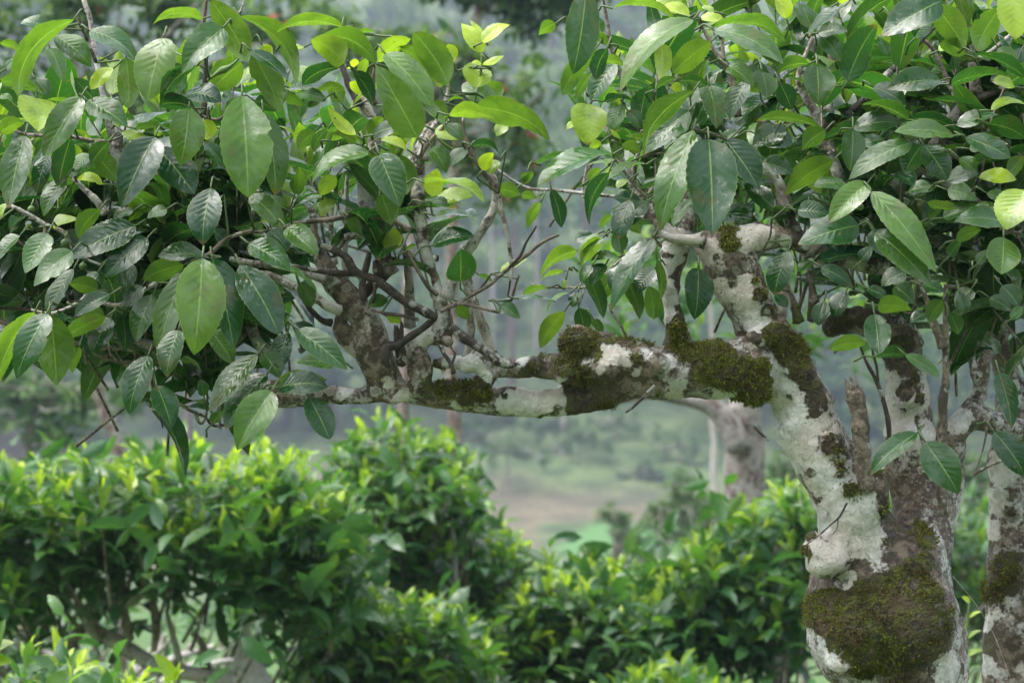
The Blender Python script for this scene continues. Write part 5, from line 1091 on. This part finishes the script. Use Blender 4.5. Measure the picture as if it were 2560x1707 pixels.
# ---- taller trees that stand further down the slope, with feathery leaves
def tree_far(label, trunk, limbs, clumps, d, seed, nsh, lsize, young=.35, tone=(.2, .8), group=None, name='broadleaf_tree', redp=.0, mat=None, nl=9, wh=.2):
    rng = np.random.default_rng(seed)
    f = path(S0, trunk, d); root = f[0, :3].copy(); gz = float(ground_z(root[0], root[1])); root[2] = gz
    T = thing(name, label, 'tree', root, group)
    p4 = catmull(np.vstack([np.append(root - np.array([0, 0, .2]), f[0, 3] * 1.3), f]), .1); v, q, t = tube(p4, 10, .12, 5, 6)
    mb = MB(); mb.add(v, q, t, white=np.zeros(len(v)) + wh, moss=np.zeros(len(v)), dark=np.zeros(len(v))); mb.obj('trunk', M_FARBARK, T)
    for l in limbs: simple_wood('limb', S0, l, d, M_BRANCH, T, wh, 8)
    tips = []; dirs = []
    area = np.array([c[2] * c[3] for c in clumps], float)
    for (px, py, rx, ry), k in zip(clumps, np.maximum(3, area / area.sum() * nsh).astype(int)):
        u = norm(rng.normal(0, 1, (k, 3))); rr = rng.uniform(.15, 1.0, (k, 1)) ** .5
        tips.append(P(px, py, d) + u * rr * np.array([px_to_m(rx, d), px_to_m(max(rx, ry), d) * .8, px_to_m(ry, d)]))
        dirs.append(norm(u * np.array([1, 1, .3]) + np.array([0, 0, .1]) + rng.normal(0, .3, (k, 3))))
    tips = np.vstack(tips); dirs = np.vstack(dirs)
    res = shoots(tips, dirs, nl, rng.uniform(2.2, 3.6, len(tips)) * lsize, lsize * .6, lsize * 1.25, rng, young=young, young_n=3, tone=tone, spread=(20, 75), droop=.25, wl=(.34, .44), redp=redp)
    mb = MB(); put(mb, leaf_batch(*res, 3, (-1, 0, 1), 0, .08, 0, seed)); mb.obj('crown', mat or M_FAR, T)
    # bough twigs that carry the clumps
    hub = f[-1, :3]
    ib = MB()
    for i in rng.choice(len(tips), min(40, len(tips)), replace=False):
        e = tips[i] - dirs[i] * lsize; m = (hub + e) / 2 + rng.normal(0, .1, 3)
        v, q, t = tube(catmull(np.array([np.append(hub, f[-1, 3] * .5), np.append(m, f[-1, 3] * .3), np.append(e, .006)]), .3), 5)
        ib.add(v, q, t, white=np.zeros(len(v)), moss=np.zeros(len(v)), dark=np.zeros(len(v)))
    tag(ib.obj('twigs', M_BRANCH, T), kind='stuff')
    return T

tree_far('blurred tree with a slim leaning grey trunk behind the left part of the crown',
         [(300, 1180, 15), (262, 1040, 14), (222, 900, 13), (200, 780, 12), (190, 560, 11), (210, 300, 9)], [[(205, 700, 8), (60, 600, 6), (-80, 560, 4)], [(200, 500, 8), (420, 300, 6), (600, 180, 4)]],
         [(-40, 60, 200, 130), (180, 20, 220, 110), (420, 40, 200, 110), (640, 60, 200, 110), (60, 240, 200, 140), (330, 250, 230, 130), (600, 250, 220, 130), (60, 640, 160, 60), (-60, 560, 140, 90), (300, -60, 300, 90)], 15, 301, 330, .10, young=.3, tone=(.25, .9), redp=.012)
tree_far('blurred tree with drooping feathery leaves and reddish tips in the gap between the two crowns',
         [(1000, 1250, 16), (1010, 1000, 14), (1020, 700, 12), (1050, 420, 10), (1090, 260, 8)], [[(1050, 430, 7), (1250, 300, 5), (1370, 230, 3)], [(1090, 260, 6), (960, 150, 4), (860, 90, 3)], [(1040, 500, 6), (1180, 420, 4), (1330, 380, 3)]],
         [(1060, 110, 130, 60), (1180, 150, 120, 80), (940, 130, 110, 70), (860, 60, 90, 60), (1270, 250, 90, 60), (1330, 190, 60, 40), (1290, 330, 90, 60), (1340, 410, 50, 40), (1200, 400, 90, 60), (1100, 300, 120, 90), (960, 300, 110, 90), (1290, 480, 60, 60)], 13, 302, 190, .085, young=.4, tone=(.3, 1.0), redp=.022)
tree_far('dark overhanging tree crown at the top between the two crowns',
         [(1150, 1300, 18), (1130, 900, 16), (1140, 400, 14), (1190, 60, 12), (1250, -140, 10)], [[(1190, 50, 8), (1300, -20, 6), (1450, -60, 4)]],
         [(1290, 0, 130, 60), (1180, -40, 130, 60), (1400, -10, 120, 60), (1330, 60, 70, 40), (1090, -50, 120, 50), (1500, -60, 140, 70)], 16, 303, 170, .085, young=.05, tone=(.0, .35))
tree_far('blurred tree with pale lime sprays low behind the level limb on the left',
         [(60, 1260, 10), (70, 1120, 9), (90, 1000, 8)], [], [(60, 960, 130, 70), (200, 1000, 120, 60), (-60, 1010, 120, 80), (330, 980, 90, 60), (120, 1060, 150, 50)], 24, 304, 110, .13, young=.3, tone=(.3, .9))
tree_far('slender pale-stemmed tree just left of the thick red-brown trunk',
         [(1790, 1260, 8), (1784, 1180, 8), (1786, 1110, 7), (1778, 1020, 7), (1782, 900, 6), (1774, 700, 5)], [], [(1780, 560, 170, 160), (1650, 520, 130, 100), (1900, 520, 130, 120)], 27, 305, 120, .15, wh=.75, tone=(.2, .7))
tree_far('round olive-green shrub at the foot of the valley beside the pale slender trunk', [(1715, 1420, 6), (1715, 1330, 5)], [],
         [(1700, 1230, 85, 70), (1770, 1270, 70, 70), (1640, 1290, 70, 60), (1720, 1320, 100, 70), (1800, 1330, 70, 60)], 24, 306, 240, .055, name='round_shrub', young=.25, tone=(.25, .9))
tree_far('small dark shrub on the edge of the green field', [(1540, 1420, 5), (1540, 1350, 4)], [],
         [(1545, 1300, 60, 45), (1510, 1280, 40, 30), (1590, 1340, 80, 50), (1640, 1380, 80, 50), (1550, 1390, 70, 50)], 26, 307, 150, .055, name='round_shrub', young=.15, tone=(.1, .75))
tree_far('broad dull shrub seen beneath the far right side of the thick trunk', [(2010, 1330, 7), (2010, 1240, 6)], [],
         [(2000, 1120, 90, 70), (2080, 1180, 80, 70), (1950, 1190, 70, 60), (2330, 1180, 120, 110), (2450, 1200, 100, 100)], 20, 308, 180, .06, name='round_shrub', young=.15, tone=(.15, .75))

# ================================================================ land, field, slope, wooded hill
xs = np.concatenate([np.linspace(-105, -22, 26)[:-1], np.linspace(-22, 22, 111), np.linspace(22, 105, 26)[1:]])
ys = np.concatenate([np.linspace(-100, -12, 30)[:-1], np.linspace(-12, 30, 60)[:-1], np.linspace(30, 98, 60)[:-1], np.linspace(98, 140, 80)[:-1], np.linspace(140, 235, 60)])
X, Y = np.meshgrid(xs, ys); pts = np.stack([X.ravel(), Y.ravel(), np.zeros(X.size)], 1)
Z = ground_z(pts[:, 0], pts[:, 1]) + vnoise(pts, .35, 1, 3) * np.interp(pts[:, 1], [0, 12, 80, 99, 104, 235], [.03, .06, .03, .02, .5, 1.2])
pts[:, 2] = Z
nz = vnoise(pts, .12, 4, 3); nx = vnoise(pts, .4, 6, 2)
zone = np.zeros((len(pts), 3))
zone[:, 0] = np.maximum(np.clip((pts[:, 1] - 99.5 + nz * 1.2) / 1.0, 0, 1), np.clip((pts[:, 1] - 80) / 3, 0, 1) * np.clip((1.3 - pts[:, 0]) / .3, 0, 1)) * np.clip((109 + pts[:, 0] * -.5 + nz * 6 - pts[:, 1]) / 4, 0, 1)       # bare earth slope
zone[:, 1] = np.clip((pts[:, 0] - 1.5 - np.abs(pts[:, 1] - 90.5) ** 2 * .02 + nx * .25) / .4, 0, 1) * np.clip((pts[:, 1] - 86) / 2, 0, 1) * np.clip((99.5 + nz * 1.2 - pts[:, 1]) / .8, 0, 1)                                   # flat green field
zone[:, 2] = np.clip((pts[:, 1] - 10.5) / 1.5, 0, 1) * np.clip((70 - pts[:, 1]) / 6, 0, 1)                                              # fresh grass below the terrace
nxn, nyn = len(xs), len(ys)
i = np.arange(nyn - 1)[:, None] * nxn; j = np.arange(nxn - 1)[None, :]
q = np.stack([i + j, i + j + 1, i + nxn + j + 1, i + nxn + j], -1).reshape(-1, 4)
n = N('land'); pos = n.pos(); zc = n.new('ShaderNodeSeparateXYZ', {0: n.attr('zone').outputs['Vector']})
a_, b_ = n.noise(pos, .55, 5, .6), n.noise(pos, 7, 5, .65)
veg = n.mix(n.step(a_, .35, .65), (.045, .075, .035), (.11, .15, .06))
veg = n.mix(n.math('MULTIPLY', n.step(b_, .45, .6), .5), veg, (.03, .045, .02))
earth = n.mix(n.step(a_, .38, .62), (.095, .078, .062), (.15, .125, .085)); earth = n.mix(n.math('MULTIPLY', n.step(b_, .45, .60), .85), earth, (.055, .075, .034))
c = n.mix(zc.outputs[0], veg, earth)
c = n.mix(zc.outputs[1], c, n.mix(n.step(b_, .3, .7), (.065, .145, .048), (.085, .18, .06)))
gr = n.mix(n.step(b_, .42, .58), (.045, .10, .028), (.085, .155, .045)); gr = n.mix(n.math('MULTIPLY', n.step(n.noise(pos, 1.6, 5, .7), .50, .62), .8), gr, (.075, .065, .035))
c = n.mix(zc.outputs[2], c, gr)
p = n.new('ShaderNodeBsdfPrincipled', {'Base Color': c, 'Roughness': .9, 'Specular IOR Level': .15})
M_LAND = n.out(p.outputs[0])
mb = MB(); mb.add(pts, q, zone=zone); g = mb.obj('ground', M_LAND); tag(g, kind='structure')

# wooded hill: every tree an object, four kinds copied with trunk and crown
def hill_proto(seed, h, w, tone, young, label, bare=.35):
    rng = np.random.default_rng(seed)
    T = thing('hillside_tree', label, 'tree', (0, 0, 0), 'trees on the hazy hillside')
    p4 = catmull(np.array([[0, 0, -.5, .16], [.1, 0, h * .3, .12], [-.05, .1, h * .6, .09], [.05, 0, h * .9, .04]]), .4); v, q, t = tube(p4, 8, .1, 1, 2)
    mb = MB(); mb.add(v, q, t, white=np.zeros(len(v)) - .4, moss=np.zeros(len(v)), dark=np.zeros(len(v)) + .4); mb.obj('trunk', M_FARBARK, T)
    tips = []; dirs = []
    for _ in range(9):
        c = np.array([rng.normal(0, w * .35), rng.normal(0, w * .35), rng.uniform(h * bare, h)]); r = rng.uniform(.28, .5) * w
        u = norm(rng.normal(0, 1, (26, 3)) + np.array([0, 0, .3])); tips.append(c + u * r * np.array([1, 1, .7]) * rng.uniform(.5, 1, (26, 1))); dirs.append(norm(u + np.array([0, 0, .3])))
    res = shoots(np.vstack(tips), np.vstack(dirs), 6, rng.uniform(.4, .7, 234), .24, .46, rng, young=young, young_n=2, tone=tone, spread=(20, 80), droop=.2, wl=(.45, .6))
    mb = MB(); put(mb, leaf_batch(*res, 2, (-1, 0, 1), 0, .1, 0, seed)); mb.obj('crown', M_FAR, T)
    return T
for kx, (px, dd, yy, hh, lab) in enumerate([(1270, 104, 1120, 60, 'pale green spreading shrub on the bare bank'), (1170, 106, 1080, 60, 'shrub at the left edge of the bare bank'), (1450, 108, 1090, 50, 'small dark shrub at the top of the bare bank'), (1600, 106, 1180, 60, 'hazy shrub on the right end of the bare bank'),
        (1700, 109, 1110, 70, 'hazy grey-green bush above the right end of the bare bank'), (1390, 110, 1060, 55, 'hazy bush with a slim pale stem behind it above the bare bank'), (1540, 112, 1050, 70, 'dark hazy bush above the middle of the bare bank'), (1240, 111, 1030, 60, 'hazy bush above the pale green spreading shrub')]):
    tree_far(lab, [(px, yy + 70, 3), (px, yy, 2)], [], [(px - hh * .7, yy + 15, hh * .8, hh * .5), (px + hh * .6, yy + 10, hh * .9, hh * .55), (px, yy - 10, hh * .9, hh * .6), (px + hh * 1.5, yy + 30, hh * .7, hh * .35)], dd, 600 + kx, 60, .20, name='bank_shrub', young=.3, tone=[(.3, 1.), (.0, .5)][kx % 2], group='shrubs around the bare bank')
for px, y0, y1, dd in [(1405, 1140, 960, 110), (1520, 1120, 900, 116), (1230, 1000, 560, 118), (1340, 900, 480, 124)]:
    f = path(S0, [(px, y0, 5), (px + 3, (y0 + y1) / 2, 4.5), (px - 2, y1, 4)], dd); gz = ground_z(f[0, 0], dd)
    T = thing('bare_trunk', {1405: 'slim pale tree stem standing above the pale green shrub on the bank', 1520: 'slim hazy tree stem above the middle of the bank', 1230: 'slim hazy stem on the hill in the gap beside the bare twigs', 1340: 'slim hazy stem on the hill left of the hanging leaf cluster'}[px], 'tree', (f[0, 0], dd, float(gz)))
    v, q, t = tube(catmull(np.vstack([[f[0, 0], dd, gz - .2, f[0, 3] * 1.2], f]), .4), 8, .12, 2, 3)
    mb = MB(); mb.add(v, q, t, white=np.zeros(len(v)) + .5, moss=np.zeros(len(v)), dark=np.zeros(len(v))); mb.obj('trunk', M_FARBARK, T)
    cc = np.random.default_rng(px); tp_ = f[-1, :3] + cc.normal(0, 1, (40, 3)) * np.array([1.3, 1.3, .8]) + np.array([0, 0, .6])
    res = shoots(tp_, cc.normal(0, 1, (40, 3)) + np.array([0, 0, .6]), 6, cc.uniform(.4, .7, 40), .22, .42, cc, young=.2, tone=(.2, .8), wl=(.45, .6))
    mb = MB(); put(mb, leaf_batch(*res, 2, (-1, 0, 1), 0, .1, 0, px)); mb.obj('crown', M_FAR, T)
LABS = ['bushy hazy green tree on the wooded hillside far behind', 'tall hazy tree with a bare pale lower trunk on the wooded hillside', 'dark hazy tree among lighter ones on the wooded hillside', 'low yellow-green hazy tree on the wooded hillside']
PROTO = [hill_proto(401, 6.5, 4.6, (.3, .8), .2, LABS[0], .3), hill_proto(402, 9.0, 4.2, (.25, .75), .15, LABS[1], .55), hill_proto(403, 6.0, 4.4, (.0, .3), .0, LABS[2], .2), hill_proto(404, 4.0, 4.4, (.5, 1.), .5, LABS[3], .15)]
hr = np.random.default_rng(9); used = set(); k = 0
for row, y in enumerate([113, 119, 126, 134, 143, 153, 164, 176, 189, 203]):
    half = y * .215 + 4; nn_ = int(half * 2 / (4.3 + row * .25))
    for x in np.linspace(-half, half, nn_):
        xx = x + hr.uniform(-1.6, 1.6); yy = y + hr.uniform(-3, 3)
        if yy < 114.5 and -4.0 < xx < 8.0: continue
        kind = int(hr.choice(4, p=[.4, .2, .2, .2])); pr = PROTO[kind]
        if kind not in used:
            o = pr; used.add(kind)
        else:
            o = pr.copy(); COL.objects.link(o)
            for ch in pr.children:
                c2 = ch.copy(); COL.objects.link(c2); c2.parent = o
        o.location = (xx, yy, float(ground_z(xx, yy)) - .2); o.rotation_euler = (0, 0, hr.uniform(0, 6.28)); s = hr.uniform(.8, 1.3); o.scale = (s, s, s * hr.uniform(.9, 1.15)); k += 1
# ================================================================ air, light, camera
n = bpy.data.materials.new('misty_air'); n.use_nodes = True; t = n.node_tree; t.nodes.clear()
vo = t.nodes.new('ShaderNodeVolumePrincipled'); vo.inputs['Color'].default_value = (.34, .36, .52, 1); vo.inputs['Density'].default_value = HAZE; vo.inputs['Anisotropy'].default_value = .2
ou = t.nodes.new('ShaderNodeOutputMaterial'); t.links.new(vo.outputs[0], ou.inputs['Volume'])
x0, x1, y0, y1, z0, z1 = -112, 112, -106, 242, -12, 70
v = [(x, y, z) for z in (z0, z1) for y in (y0, y1) for x in (x0, x1)]
mb = MB(); mb.add(v, [(0, 2, 3, 1), (4, 5, 7, 6), (0, 1, 5, 4), (2, 6, 7, 3), (0, 4, 6, 2), (1, 3, 7, 5)])
hz = mb.obj('haze', n, None, False); tag(hz, kind='stuff')

W = bpy.data.worlds.new('World'); SC.world = W; W.use_nodes = True; t = W.node_tree; t.nodes.clear()
sky = t.nodes.new('ShaderNodeTexSky'); sky.sky_type = 'NISHITA'; sky.sun_disc = False
EL, AZ = math.radians(66), math.radians(-100)
sky.sun_elevation = EL; sky.sun_rotation = AZ; sky.air_density = 1.0; sky.dust_density = 4.0; sky.ozone_density = 1.0
hs = t.nodes.new('ShaderNodeHueSaturation'); hs.inputs['Saturation'].default_value = .35
bgn = t.nodes.new('ShaderNodeBackground'); bgn.inputs['Strength'].default_value = SKY
ou = t.nodes.new('ShaderNodeOutputWorld')
t.links.new(sky.outputs[0], hs.inputs['Color']); t.links.new(hs.outputs[0], bgn.inputs['Color']); t.links.new(bgn.outputs[0], ou.inputs['Surface'])
L = bpy.data.lights.new('sun', 'SUN'); L.energy = SUN; L.angle = math.radians(60); L.color = (1, .97, .92)
so = bpy.data.objects.new('sun', L); COL.objects.link(so)
sd = Vector((math.sin(AZ) * math.cos(EL), math.cos(AZ) * math.cos(EL), math.sin(EL)))
so.rotation_euler = sd.to_track_quat('Z', 'Y').to_euler(); so.location = (0, 0, 30)

cam = bpy.data.cameras.new('camera'); cam.sensor_width = 36; cam.lens = FPX / 2560 * 36; cam.clip_end = 1000; cam.clip_start = .05
cam.dof.use_dof = True; cam.dof.focus_distance = 2.92; cam.dof.aperture_fstop = 10.0
co = bpy.data.objects.new('camera', cam); COL.objects.link(co); co.location = (0, 0, CAMZ); co.rotation_euler = (math.radians(90), 0, 0)
SC.camera = co
SC.view_settings.view_transform = 'Standard'; SC.view_settings.look = 'None'; SC.view_settings.exposure = EXPO; SC.view_settings.gamma = 1; SC.view_settings.use_curve_mapping = False
cy = SC.cycles
cy.max_bounces = 7; cy.diffuse_bounces = 4; cy.glossy_bounces = 2; cy.transmission_bounces = 5; cy.volume_bounces = 1; cy.transparent_max_bounces = 8
cy.caustics_reflective = False; cy.caustics_refractive = False; cy.sample_clamp_indirect = 6
cy.use_denoising = True; cy.use_adaptive_sampling = True
for o in SC.objects:
    if 'org' in o.keys(): del o['org']
